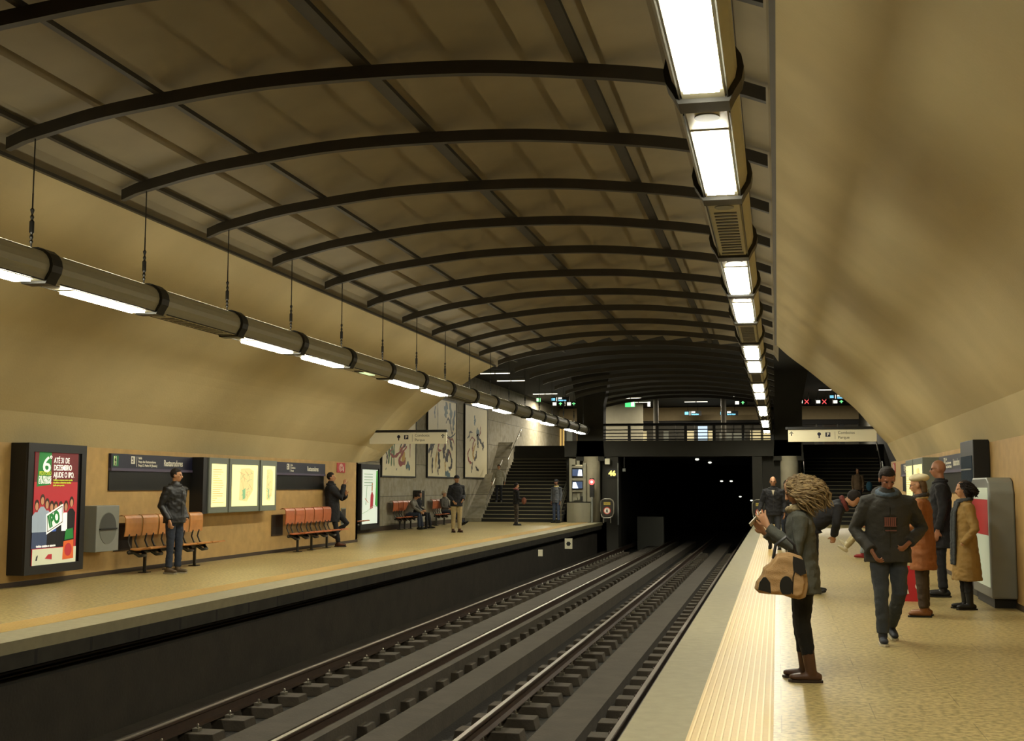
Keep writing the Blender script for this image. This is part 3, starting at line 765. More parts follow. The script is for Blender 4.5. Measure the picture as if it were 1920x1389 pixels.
fbox(MB(), 0, .75, .5, 1.35, 0, .3).build('casing', M_dsteel, t, bevel=.02); fbox(MB(), .08, 1.1, .42, 1.25, .3, .305).build('opening', M_black, t)
for u in (.04, .46): MB().tube([(u, -.31, .7), (u, -.31, 1.38)], [.015] * 2, n=6).build('rail', M_steel, t)

# ------------------------------------------------------------------ murals (plain abstract strokes)
def mural(label, y0, y1, z0, z1, strokes):
    w = y1 - y0
    t, _ = wall_thing('tile_mural', label, 'mural', (-13.1, y0, 0), 'l', 'tall painted murals')
    fbox(MB(), 0, z0, w, z1, 0, .05).build('panel', M_mural, t)
    fr = MB(); g = .05
    for a in ((-g, z0 - g, w + g, z0), (-g, z1, w + g, z1 + g), (-g, z0, 0, z1), (w, z0, w + g, z1)): fbox(fr, *a, 0, .07)
    fr.build('frame', M_black, t)
    mb = MB(); lay = 0
    for m, wid, pts in strokes:
        c = catmull([(a * w, z0 + b * (z1 - z0), 0) for a, b in pts], 5); n = len(c)
        L = []; R_ = []
        for i, p in enumerate(c):
            tg = (c[min(i + 1, n - 1)] - c[max(i - 1, 0)]); tg = tg.normalized() if tg.length else V((0, 1, 0))
            ww = 1.15 * wid * (.25 + .75 * sin(pi * (i + .5) / n)) * (1 + .4 * sin(i * 1.7))
            L.append((p.x - tg.y * ww, p.y + tg.x * ww)); R_.append((p.x + tg.y * ww, p.y - tg.x * ww))
        z = .051 + lay * .0005; lay += 1
        vs = [FL @ V((a, b, z)) for a, b in L] + [FL @ V((a, b, z)) for a, b in R_]
        mb.add(vs, [(i, n + i, n + i + 1, i + 1) for i in range(n - 1)], m)
    mb.build('brushwork', None, t)
M_mural = mat('mural_tile', 'e8ddb6', .45, var=.05, scale=3)
mk, mr, mg, mbl, my = (mat('paint_black', '1a1a22', .5), mat('paint_red', '8a3226', .5), mat('paint_green', '4a6a3a', .5), mat('paint_blue', '4e6a72', .5), mat('paint_yellow', 'b8902e', .5))
mural('mural of green, red and black strokes nearest the wall recess', 39.3, 43.2, 1.86, 5.2, [
    (mg, .10, [(.18, .12), (.2, .25), (.16, .36)]), (mg, .08, [(.26, .1), (.28, .3), (.3, .42)]), (mg, .07, [(.34, .1), (.33, .25), (.36, .4)]), (mk, .06, [(.12, .12), (.14, .2), (.1, .26)]),
    (my, .16, [(.5, .3), (.62, .2), (.66, .12)]), (my, .12, [(.6, .42), (.7, .44), (.72, .36)]),
    (mr, .05, [(.3, .28), (.22, .24), (.34, .2), (.52, .26), (.66, .36), (.6, .42), (.48, .4)]), (mr, .07, [(.72, .32), (.58, .24), (.48, .14), (.64, .14), (.68, .2)]),
    (mk, .07, [(.52, .3), (.6, .38), (.68, .36), (.62, .3)]), (mr, .04, [(.48, .41), (.6, .43), (.7, .4)]), (mr, .03, [(.82, .2), (.82, .34), (.82, .5)]), (mr, .05, [(.86, .72), (.86, .8), (.9, .86)]),
    (mbl, .10, [(.7, .09), (.76, .12), (.82, .07)]), (mg, .025, [(.1, .06), (.12, .08)]), (mk, .025, [(.4, .06), (.42, .08)])])
mural('mural with grey-blue hanging shapes over black swirls, middle of the three', 44.8, 49.0, 1.88, 4.95, [
    (mbl, .22, [(.6, .78), (.62, .88), (.66, .97)]), (mbl, .16, [(.78, .7), (.8, .85), (.74, .98)]), (mbl, .12, [(.88, .62), (.9, .75), (.96, .9)]), (mbl, .05, [(.24, .74), (.22, .82), (.25, .9)]),
    (mk, .03, [(.32, .99), (.33, .8), (.33, .6)]), (mk, .05, [(.62, .7), (.7, .77), (.78, .7), (.84, .58), (.92, .66)]), (mk, .03, [(.62, .58), (.75, .52), (.9, .56), (.98, .6)]),
    (mr, .04, [(.66, .52), (.78, .5), (.88, .5), (.94, .42)]), (mk, .10, [(.02, .3), (.12, .38), (.26, .46)]), (mk, .05, [(.1, .24), (.14, .32), (.2, .4)]),
    (mr, .05, [(.44, .46), (.36, .4), (.36, .34), (.46, .34)]), (mk, .14, [(.56, .24), (.55, .34), (.62, .42)]), (mk, .16, [(.6, .22), (.66, .26), (.72, .36)]), (mr, .04, [(.55, .34), (.58, .44), (.66, .48), (.7, .42)]),
    (mk, .08, [(.72, .36), (.8, .28), (.84, .18), (.78, .11), (.72, .13)]), (mk, .12, [(.4, .1), (.38, .2), (.36, .32)]), (my, .05, [(.27, .1), (.28, .22), (.32, .32)]), (my, .05, [(.6, .08), (.6, .15), (.58, .2)]),
    (mk, .05, [(.36, .02), (.34, .08), (.36, .12)]), (mbl, .12, [(.6, .05), (.7, .03), (.78, .01)]), (mk, .07, [(.16, .04), (.15, .14), (.17, .24)]), (mk, .10, [(.86, .36), (.8, .44), (.78, .5)]), (mr, .03, [(.7, .3), (.76, .34), (.8, .28)])])
mural('mural with rust and black loops next to the staircase', 50.5, 54.6, 1.9, 5.0, [
    (mbl, .12, [(.4, .88), (.42, .8), (.4, .74)]), (mbl, .2, [(.5, .68), (.56, .62), (.52, .56)]), (mk, .07, [(.5, .58), (.6, .56), (.72, .5), (.8, .44)]), (mk, .05, [(.1, .54), (.18, .58), (.2, .63), (.32, .63)]),
    (mr, .06, [(.42, .54), (.34, .46), (.32, .38), (.38, .34)]), (my, .08, [(.46, .48), (.38, .4), (.34, .3), (.44, .26)]), (mk, .09, [(.5, .38), (.48, .3), (.4, .24)]), (mr, .06, [(.2, .4), (.12, .32), (.18, .22), (.3, .2)]),
    (mk, .1, [(.52, .58), (.56, .48), (.56, .42)]), (mk, .07, [(.28, .06), (.3, .14), (.32, .22)]), (mk, .06, [(.46, .16), (.52, .12), (.6, .1)]), (mr, .04, [(.62, .6), (.68, .66), (.66, .74)]), (mk, .12, [(.78, .4), (.8, .46), (.78, .52)]), (mr, .03, [(.2, .5), (.3, .56), (.44, .52)])])

# ------------------------------------------------------------------ monitor booth, stop sign, lit number
t = thing('monitor_booth', 'grey booth with two monitors and a red signal beside the left stairs', 'booth', (-8.2, 50.95, 0))
M_booth = mat('booth_grey', '87836f', .5, var=.05)
mb = MB(); arc = [(-.5, .35)] + [(-.5 + 1.0 * j / 12, -.22 * sin(pi * j / 12) + .0) for j in range(13)] + [(.5, .35)]
mb.prism([(a, -b) for a, b in arc], 0, .83, frame((0, 0, 0), (1, 0, 0), (0, -1, 0)) @ Matrix.Diagonal((1, 1, -1, 1))); mb.build('base', M_booth, t)
MB().prism([(a * 1.03, -b * 1.03) for a, b in arc], .83, .87, frame((0, 0, 0), (1, 0, 0), (0, -1, 0)) @ Matrix.Diagonal((1, 1, -1, 1))).build('desk_edge', M_black, t)
mb = MB(); mb.box((-.42, .12, .87), (-.3, .34, 2.7)).box((.16, .12, .87), (.3, .34, 2.5)).box((-.3, .28, .87), (.16, .34, 2.4)).box((-.3, .12, 1.28), (.16, .3, 1.36)).box((-.3, .12, 1.76), (.16, .3, 1.86)).box((-.3, .12, 2.3), (.2, .3, 2.38))
mb.build('rack', M_booth, t)
for z, fl in ((1.4, False), (1.92, True)):
    s = MB().box((-.3, .06, z), (.18, .26, z + .34)).build('monitor', M_dark, t, bevel=.01)
    q = MB(); s2 = -1 if fl else 1
    q.prism([(-.27, z + .03), (.15, z + .03), (.15, z + .31), (-.27, z + .31)], -.056, -.052, FL, mat('screen_blue', srgb('3e4e70'), .3, emit=.5))
    ex = mat('screen_white', srgb('dce8f4'), .3, emit=.9)
    q.prism([(-.27, z + .03), (-.02, z + .03), (-.12, z + .29), (-.25, z + .28)] if not fl else [(-.05, z + .03), (.15, z + .03), (.13, z + .29), (.0, z + .31)], -.052, -.049, FL, ex)
    q.build('screen', None, s)
for i, (x, z, w, h) in enumerate(((-.22, .92, .14, .12), (-.06, .95, .1, .26), (.05, .92, .12, .18))): MB().box((x, .14, z), (x + w, .27, z + h)).build('equipment', M_booth if i < 2 else M_dark, t)
MB().box((-.15, .1, 2.38), (.15, .28, 2.42)).build('shelf', M_cream, t); MB().box((-.42, .1, 2.42), (-.15, .3, 2.68)).box((-.1, .16, 2.42), (.02, .2, 2.6)).build('camera_box', M_booth, t)
t = thing('signal_post', 'slim post carrying a round red signal light beside the booth', 'signal', (-7.62, 50.85, 0))
MB().tube([(0, 0, 0), (0, 0, 1.05)], [.045] * 2, n=10).build('post', M_bin, t); h = MB().box((-.09, -.03, 1.05), (.09, .12, 1.85)).build('signal_head', M_dark, t)
MB().disc((0, 1.70), .12, .03, .05, FL, E_lred, 20).build('red_lamp', None, t); MB().disc((0, 1.70), .05, .05, .055, FL, E_white, 12).build('lamp_core', None, t)
for z in (1.2, 1.4): MB().disc((0, z), .08, .03, .045, FL, M_black, 16).build('lens', None, t)
def stop_panel(label, x, y, face=True):
    t = thing('barrier_sign', label, 'barrier sign', (x, y, 0))
    pts = [(-.25, 0, .35), (-.28, 0, .5), (-.28, 0, .82), (-.24, 0, .93), (-.12, 0, .99), (.12, 0, .99), (.24, 0, .93), (.28, 0, .82), (.28, 0, .42), (.22, 0, .26), (.1, 0, .2), (-.12, 0, .2), (-.22, 0, .25), (-.25, 0, .35)]
    MB().tube(pts, [.025] * len(pts), n=8, cap=False).build('hoop', M_steel, t, smooth=True)
    for u in (-.15, .15): MB().tube([(u, 0, 0), (u, 0, .22)], [.02] * 2, n=8).build('leg', M_steel, t)
    if face:
        MB().prism([(a[0] * .92, .6 + (a[2] - .6) * .92) for a in pts[:-1]], -.01, .01, FL).build('plate', M_dsteel, t)
        MB().disc((0, .50), .15, .01, .014, FL, mat('sign_red', 'c03a28', .5, emit=.1), 24).disc((0, .50), .12, .014, .017, FL, mat('sign_white', 'ded8c4', .5, emit=.15), 24).build('prohibition_disc', None, t)
        q = MB(); q.disc((.0, .575), .018, .017, .02, FL, M_black, 10)
        q.prism([(-.02, .55), (.02, .55), (.03, .48), (.05, .41), (.03, .41), (0, .47), (-.04, .41), (-.06, .42), (-.03, .49), (-.04, .52)], .017, .02, FL, M_black); q.build('walking_figure', None, t)
        fbox(MB(), -.14, .74, .14, .86, .01, .014).build('text_plate', mat('sign_yellow', 'b09a3a', .5, emit=.15), t)
        ftext(t, 'PERIGO', .1, -.12, .765, .015, M_black, width=.24)
    return t
stop_panel('rounded no-entry sign with walking figure at the end of the far platform', -7.0, 51.0)
stop_panel('rounded steel barrier hoop at the end of the near platform', -.72, 50.4, True)
t = thing('lit_number', 'small black box with the lit yellow number 46 at the tunnel mouth', 'number sign', (-6.82, YB, 1.9))
MB().box((-.2, -.02, 0), (.2, .04, .35)).build('box', M_black, t); lettering('46', .3, world_of(t) @ FL, -.17, .07, .025, E_yel, t, bold=.012)
MB().box((-.1, -.08, 0), (.1, .08, .24)).build('loudspeaker', M_cream, label='small white box under the footbridge beside the round column', cat='loudspeaker').location = (-7.28 + .25, YB - .1, 2.45)
t = thing('security_camera', 'small dark camera hanging under the footbridge', 'camera', (-6.35, YB + .2, 2.2)); MB().tube([(0, 0, .1), (0, 0, .58)], [.015] * 2, n=6).build('stem', M_dsteel, t); MB().box((-.06, -.12, -.05), (.06, .1, .08)).build('camera_body', M_bin, t)
# portal side panel
S('trim_14', MB().box((-6.62, YB, -.1), (-6.58, YB + .05, 2.5)), M_bin)

# ------------------------------------------------------------------ footbridge railing
xa, xb = -7.22, -.08
t = thing('footbridge_railing', 'black four-bar railing along the edge of the footbridge over the tracks', 'railing', ((xa + xb) / 2, YB + .08, 3.45))
for dz, r in ((.68, .055), (.46, .02), (.32, .02), (.18, .02), (.05, .025)): MB().tube([(xa - (xa + xb) / 2, 0, dz), (xb - (xa + xb) / 2, 0, dz)], [r] * 2, n=8).build('bar', M_black, t)
for i in range(6):
    MB().box((-3.57 + 1.19 * (i + .93) - .06, -.04, 0), (-3.57 + 1.19 * (i + .93) + .06, .04, .72)).build('post', M_black, t)

# ------------------------------------------------------------------ mezzanine beyond the bridge
def lamp_strip(label, px, py, Y=None):
    P = at(px, py, 60); P = EYE + (P - EYE) * ((6.3 - 1.5) / (P.z - 1.5))
    t = thing('ceiling_lamp', label, 'light', (P.x, P.y, 6.24), 0, 'paired tube lights on the hall ceiling')
    for s in (-.33, .33):
        MB().box((s - .31, -.06, 0), (s + .31, .06, .08)).build('lamp_body', M_bin, t); MB().box((s - .3, -.05, -.02), (s + .3, .05, 0)).build('lamp_tube', E_strip, t)
for k, (px, py, lab) in enumerate(((928, 697, 'nearest the end of the vault, left'), (958, 711, 'second of the left row over the stairs'), (1022, 736, 'third of the left row over the stairs'), (1182, 744, 'first row behind the footbridge, left'),
        (1197, 752, 'second row behind the footbridge, left'), (1295, 741, 'first row behind the footbridge, middle'), (1305, 751, 'second row behind the footbridge, middle'), (1398, 740, 'first row behind the footbridge, beside the right light tube'), (1560, 728, 'above the right-hand stairs'))):
    lamp_strip('pair of thin ceiling tube lights, ' + lab, px, py)
M_frieze = mat('facade_frieze', 'b09c74', .6, var=.08); M_shop = mat('shop_dark', '1a1712', .6)
def hang(name, label, cat, px0, py0, px1, py1, Y, m, th=.08, parts=None, group=None):
    a = at(px0, py1, Y); b = at(px1, py0, Y)
    t = thing(name, label, cat, (a.x, Y, a.z), 0, group)
    w = b.x - a.x; h = b.z - a.z
    MB().box((0, 0, 0), (w, th, h)).build('box', m, t)
    for u in (w * .2, w * .8): MB().tube([(u, th / 2, h - .02), (u, th / 2, 6.36 - a.z)], [.012] * 2, n=6).build('hanger', M_dark, t)
    if parts: parts(t, w, h)
    return t
def gate(label, px, col, Y=64, w=24, py=757):
    def f(t, ww, h):
        fbox(MB(), .04, .04, .24, h - .04, 0, .01).build('lit_pictogram', E_white, t)
        u = ww * .66; mb = MB()
        if col == 'x':
            for s in (-1, 1): mb.prism([(u - .1, h / 2 - s * .1 - .03), (u + .1, h / 2 + s * .1 - .03), (u + .1, h / 2 + s * .1 + .03), (u - .1, h / 2 - s * .1 + .03)], 0, .01, FL, E_lred)
            mb.build('red_cross', None, t)
        else:
            mb.prism([(u - .03, h * .2), (u + .03, h * .2), (u + .03, h * .5), (u + .1, h * .5), (u, h * .85), (u - .1, h * .5), (u - .03, h * .5)], 0, .01, FL, E_lgreen); mb.build('green_arrow', None, t)
    return hang('gate_indicator', label, 'indicator sign', px, py - 4.5, px + w, py + 4.5, Y, M_black, parts=f, group='gate indicators')
gate('gate indicator with a green arrow above the left exit, first from the left', 1035, 'a')
gate('gate indicator with a green arrow above the left exit, next to the column', 1062, 'a', w=21)
gate('gate indicator with a green arrow behind the right light tube', 1377, 'a', py=755)
gate('gate indicator with a red cross above the right stairs, nearest the column', 1496, 'x', py=753, w=25)
gate('gate indicator with a red cross above the right stairs, second from the column', 1529, 'x', py=753, w=25)
gate('gate indicator with a green arrow above the right stairs', 1561, 'a', py=753, w=25)
def bluesign(label, px, py, w, Y):
    def f(t, ww, h):
        q = MB(); fbox(q, .03, .05, .03 + h * .8, h - .05, 0, .01, E_lblue); fbox(q, .1 + h * .8, .02, .13 + h * .8, h - .02, 0, .01, E_white)
        fbox(q, .2 + h * .8, h * .55, .2 + h * 1.6, h * .9, 0, .01, E_white); q.build('lit_symbols', None, t)
        ftext(t, 'Restauradores', h * .5, .2 + h * .8, h * .12, .005, E_lblue, width=ww - .35 - h * .8, bold=.008)
    return hang('lit_direction_sign', label, 'sign', px, py - 5, px + w, py + 4, Y, M_black, parts=f, group='lit direction signs')
bluesign('lit blue direction sign above the left stairs', 1033, 749, 34, 62)
bluesign('lit blue direction sign above the right stairs', 1555, 744, 38, 62)
bluesign('lit blue direction sign seen behind the footbridge, middle', 1283, 775, 32, 72)
bluesign('lit blue direction sign seen behind the footbridge, right', 1350, 775, 34, 72)
hang('exit_sign', 'lit green emergency exit sign left of the middle behind the footbridge', 'exit sign', 1172, 752, 1190, 763, 66, mat('exit_lit', srgb('5cf090'), .5, emit=1.0), parts=lambda t, w, h: fbox(MB(), w * .62, .03, w * .95, h - .03, 0, .01).build('lit_white_field', E_white, t))
hang('exit_sign', 'small lit green exit sign above the left stairs', 'exit sign', 1006, 746, 1013, 753, 62, E_lgreen, parts=lambda t, w, h: fbox(MB(), 0, .03, w * .5, h - .03, 0, .01).build('lit_white_field', E_white, t))
hang('lit_sign', 'small lit white pictogram box behind the footbridge', 'sign', 1214, 753, 1219, 762, 66, E_white)
# back facade of the mezzanine: frieze, shop fronts
def facade(label, px0, px1, Y, windows, py=(768, 826), name='shop_front'):
    a = at(px0, py[1], Y); b = at(px1, py[0], Y); w = b.x - a.x
    t = thing(name, label, 'shop front', (a.x, Y, 3.45))
    h = 6.3 - 3.45
    MB().box((0, 0, h * .72), (w, .2, h)).build('frieze', M_frieze, t)
    MB().box((0, .1, h * .62), (w, .25, h * .72)).build('ledge', M_shop, t)
    MB().box((0, .25, 0), (w, .35, h * .72)).build('back_panel', mat('shop_grey', '4e4a3e', .6, var=.2, scale=4), t)
    for (u0, u1, z0, z1, m) in windows:
        MB().box((w * u0, .2, h * z0), (w * u1, .25, h * z1)).build('window', m, t)
    n = max(2, int(w / 1.1))
    for i in range(n + 1): MB().box((w * i / n - .04, .12, 0), (w * i / n + .04, .3, h * .62)).build('post', M_dsteel, t)
    return t
mw1 = mat('shop_window_blue', srgb('b8d0e8'), .4, emit=1.0); mw2 = mat('shop_window_cream', srgb('d8c898'), .4, emit=.55); mw3 = mat('shop_window_dim', srgb('787868'), .4, emit=.25); mw4 = mat('shop_warm', srgb('e0b868'), .4, emit=.6)
facade('grey mezzanine front with posters and a bright blue window behind the footbridge', 1128, 1445, 74, [(.03, .12, .05, .55, mw3), (.235, .27, .05, .5, mw2), (.37, .4, .1, .5, mw3), (.5, .555, .05, .5, mw2), (.575, .63, .05, .6, mw1), (.635, .66, .05, .5, mw2), (.70, .85, .05, .45, mw3), (.88, .94, .05, .5, mw2), (.955, 1.0, .05, .45, mw2)])
facade('beige mezzanine front with dark windows above the right stairs', 1492, 1650, 74, [(.02, .22, .1, .6, M_shop), (.27, .32, .05, .62, M_black), (.34, .5, .1, .6, mat('shop_brown', '3a2a1a', .6)), (.53, .58, .05, .62, M_black)])
facade('mezzanine front with warm lit doorways above the left stairs', 1030, 1090, 74, [(.18, .3, .0, .62, mw3), (.3, .36, 0, .6, mw4), (.4, .45, 0, .6, mw4), (.46, .7, .0, .55, mw3), (.85, .95, 0, .7, mw4)])
for k, px in enumerate((1230, 1357)):
    P = at(px, 800, 66); S('column', MB().tube([(P.x, 66, 3.45), (P.x, 66, 6.35)], [.14] * 2, n=12, cap=False), mat('slim_column', '6a6558', .6))
S('wall_back', MB().box((-9.6, 69, 3.45), (-7.4, 69.2, 6.35)), mat('pale_concrete', '6e6a5a', .8, var=.15, scale=2))
# added area lights that brighten the mezzanine, without fixtures of their own
for x, y in ((-11, 66), (-5, 68), (-7, 57.5), (2.5, 66)):
    l = bpy.data.lights.new('hall_fill', 'AREA'); l.shape = 'RECTANGLE'; l.size = 3; l.size_y = .4; l.energy = 700; l.color = (1, .9, .7)
    o = bpy.data.objects.new('hall_fill', l); COL.objects.link(o); o.location = (x, y, 6.2)
# tunnel lamps
for k, (px, py, Y) in enumerate(((1307, 861, 53.5), (1331, 867, 60), (1353, 902, 70), (1371, 902, 70), (1388, 931, 80), (1409, 938, 80))):
    P = at(px, py, Y)
    t = thing('tunnel_lamp', 'small round white lamp in the tunnel, ' + ordinal(k) + ' from the mouth', 'lamp', (P.x, Y, P.z), 0, 'tunnel lamps')
    MB().ell((0, 0, 0), (.09, .07, .05)).build('lamp_glass', E_white, t, smooth=True); MB().box((-.08, -.05, .04), (.08, .05, .09)).build('fitting', M_dark, t)
MB().box((-.6, 0, 0), (.6, .5, 1.5)).build('electrical_cabinet', mat('cabinet_grey', '4a4a42', .7), label='dark grey cabinet just inside the tunnel on the left', cat='cabinet').location = (-5.7, 56, -1.36)
MB().box((-.07, 0, 0), (.07, .01, .2)).build('track_marker', M_cream, label='small white marker plate on the far platform face', cat='marker').location = (-7.05, 36.5, -.6)
t = thing('track_marker', 'small framed marker plate beside the left rail near the platform end', 'marker', (-7.0, 41.3, -.36)); MB().box((-.13, 0, -.25), (.13, .02, .1)).build('plate', M_cream, t); MB().disc((0, -.08), .08, .0, .006, FL, M_dark, 6).build('symbol', None, t)

# ------------------------------------------------------------------ near platform wall, right
sign_band('navy name band on the near platform wall beside the backlit map', 29.9, 26.6, 'r', XR, pict=False)
map_panel('narrow backlit map board on the near platform wall, behind the tall bald man', 26.3, 25.0, 'text', 'r', XR)
map_panel('wide backlit map board on the near platform wall, behind the tall bald man', 24.9, 23.3, 'map', 'r', XR)
sign_band('navy name band on the near platform wall above the woman in the tan coat', 23.0, 19.9, 'r', XR, pict=False)
t, _ = wall_thing('ticket_machine', 'tall dark cabinet with a glass front at the right edge of the near platform wall', 'machine', (XR, 19.15, 0), 'r')
fbox(MB(), 0, 0, 1.2, 2.17, 0, .22).build('cabinet', M_black, t, bevel=.01); fbox(MB(), .1, 1.05, 1.1, 1.95, .22, .23).build('glass_front', mat('machine_glass', srgb('28343c'), .2, emit=.22), t)
for k in range(4): fbox(MB(), .12, 1.15 + .2 * k, 1.08, 1.17 + .2 * k, .23, .24).build('shelf', M_bin, t)
t, _ = wall_thing('vending_machine', 'low rounded machine with a red stripe behind the woman in the tan coat', 'machine', (XR, 17.75, 0), 'r')
MB().prism([(0, .12), (1.5, .12), (1.5, 1.45), (1.42, 1.58), (1.3, 1.63), (.2, 1.63), (.08, 1.58), (0, 1.45)], 0, .3, FL).build('casing', M_bin, t, bevel=.02)
fbox(MB(), .1, .25, 1.4, 1.5, .3, .305).build('lit_front', mat('poster_dim', srgb('b8c0a8'), .4, emit=.3), t); fbox(MB(), .1, .9, 1.4, 1.35, .305, .308).build('red_stripe', M_red, t); fbox(MB(), .1, 0, 1.4, .12, 0, .26).build('foot', M_black, t)
t = thing('shopping_bag', 'red paper shopping bag with white print standing on the platform', 'bag', (1.72, 17.1, 0))
mb = MB(); mb.add([(-.19, -.07, 0), (.19, -.07, 0), (.19, .07, 0), (-.19, .07, 0), (-.18, -.05, .46), (.18, -.05, .46), (.18, .05, .46), (-.18, .05, .46)], [(0, 3, 2, 1), (0, 1, 5, 4), (1, 2, 6, 5), (2, 3, 7, 6), (3, 0, 4, 7)]); mb.build('bag_body', mat('bag_red', 'b01c20', .5), t)
mb = MB(); mb.prism([(-.14, .1), (-.04, .1), (-.1, .36)], .071, .074, FL); mb.disc((.09, .2), .05, .071, .074, FL, None, 16); mb.build('white_print', M_white, t)
for y in (-.05, .05): MB().tube([(-.09, y, .45), (-.08, y, .54), (.08, y, .54), (.09, y, .45)], [.006] * 4, n=6).build('handle', M_red, t)
#PEOPLE#
# ------------------------------------------------------------------ people
M_skin = mat('skin', 'b0805c', .55, var=.06, scale=20); M_skin2 = mat('skin_dark', '6a4632', .55); M_lip = mat('lips', '8a4a3c', .5); M_eye = mat('eye', '14100c', .3)
def cloth(n, c, rough=.85, var=.18, sc=9): return mat(n, c, rough, var=var, scale=sc, bump=.25, bscale=120)
def remesh(mb, name, vox, m, parent, smooth=3, nz=0, nscale=9, label=None):
    me = mb.mesh('tmp'); o = bpy.data.objects.new('tmp', me)
    md = o.modifiers.new('r', 'REMESH'); md.mode = 'VOXEL'; md.voxel_size = vox; md.use_smooth_shade = True
    if smooth: s_ = o.modifiers.new('s', 'SMOOTH'); s_.factor = .5; s_.iterations = smooth
    r = evaluated(o); bpy.data.meshes.remove(me)
    r.materials.clear(); r.materials.append(m); r.name = name
    if nz:
        N_ = len(r.vertices); ns = [0.0] * (N_ * 3); cs = [0.0] * (N_ * 3)
        r.vertices.foreach_get('co', cs); r.vertex_normals.foreach_get('vector', ns)
        for i in range(N_):
            p = V(cs[3 * i:3 * i + 3]); n_ = V(ns[3 * i:3 * i + 3])
            a = noise.noise(V((p.x * nscale, p.y * nscale, p.z * nscale * 1.6))) + .5 * noise.noise(V((p.x * nscale * 2.3 + 7, p.y * nscale * 2.3, p.z * nscale * 3)))
            cs[3 * i:3 * i + 3] = p + n_ * a * nz
        r.vertices.foreach_set('co', cs); r.update()
    for p in r.polygons: p.use_smooth = True
    ob = bpy.data.objects.new(name, r); COL.objects.link(ob); ob.parent = parent
    if label: ob['label'] = label
    return ob
def hand(mb, w, d, n_, sgn, curl=.5, spread=0, thumb=1):
    """palm and five fingers; w wrist, d pointing direction, n_ palm normal, sgn side of the thumb"""
    w = V(w); d = V(d).normalized(); n_ = V(n_); n_ = (n_ - d * n_.dot(d)).normalized(); s = d.cross(n_) * sgn
    mb.tube([w - d * .02, w + d * .02, w + d * .055, w + d * .088], [(.026, .019), (.033, .018), (.04, .017), (.037, .013)], n=12, side=s)
    L = (.072, .082, .076, .060)
    for i in range(4):
        off = (.029 - .0193 * i); b = w + d * (.082 - .004 * abs(i - 1)) + s * off
        dd = (d + s * (spread * (1.5 - i) * .16)).normalized(); ln = L[i]; c = curl * (1 + .12 * i)
        d1 = (dd * cos(c * .6) + n_ * sin(c * .6)); d2 = (dd * cos(c * 1.4) + n_ * sin(c * 1.4)); d3 = (dd * cos(c * 2.1) + n_ * sin(c * 2.1))
        p1 = b + d1 * ln * .45; p2 = p1 + d2 * ln * .32; p3 = p2 + d3 * ln * .23
        mb.tube([b - d * .015, b, p1, p2, p3], [.0098, .0096, .0090, .0082, .0070], n=8)
    t0 = w + d * .018 + s * .022; td = (d * .62 + s * .72 + n_ * .28 * thumb).normalized(); t1 = t0 + td * .045; td2 = (d * .85 + s * .35 + n_ * .4 * thumb).normalized()
    mb.tube([t0, t1, t1 + td2 * .03, t1 + td2 * .052], [.0145, .0118, .0105, .0085], n=8)

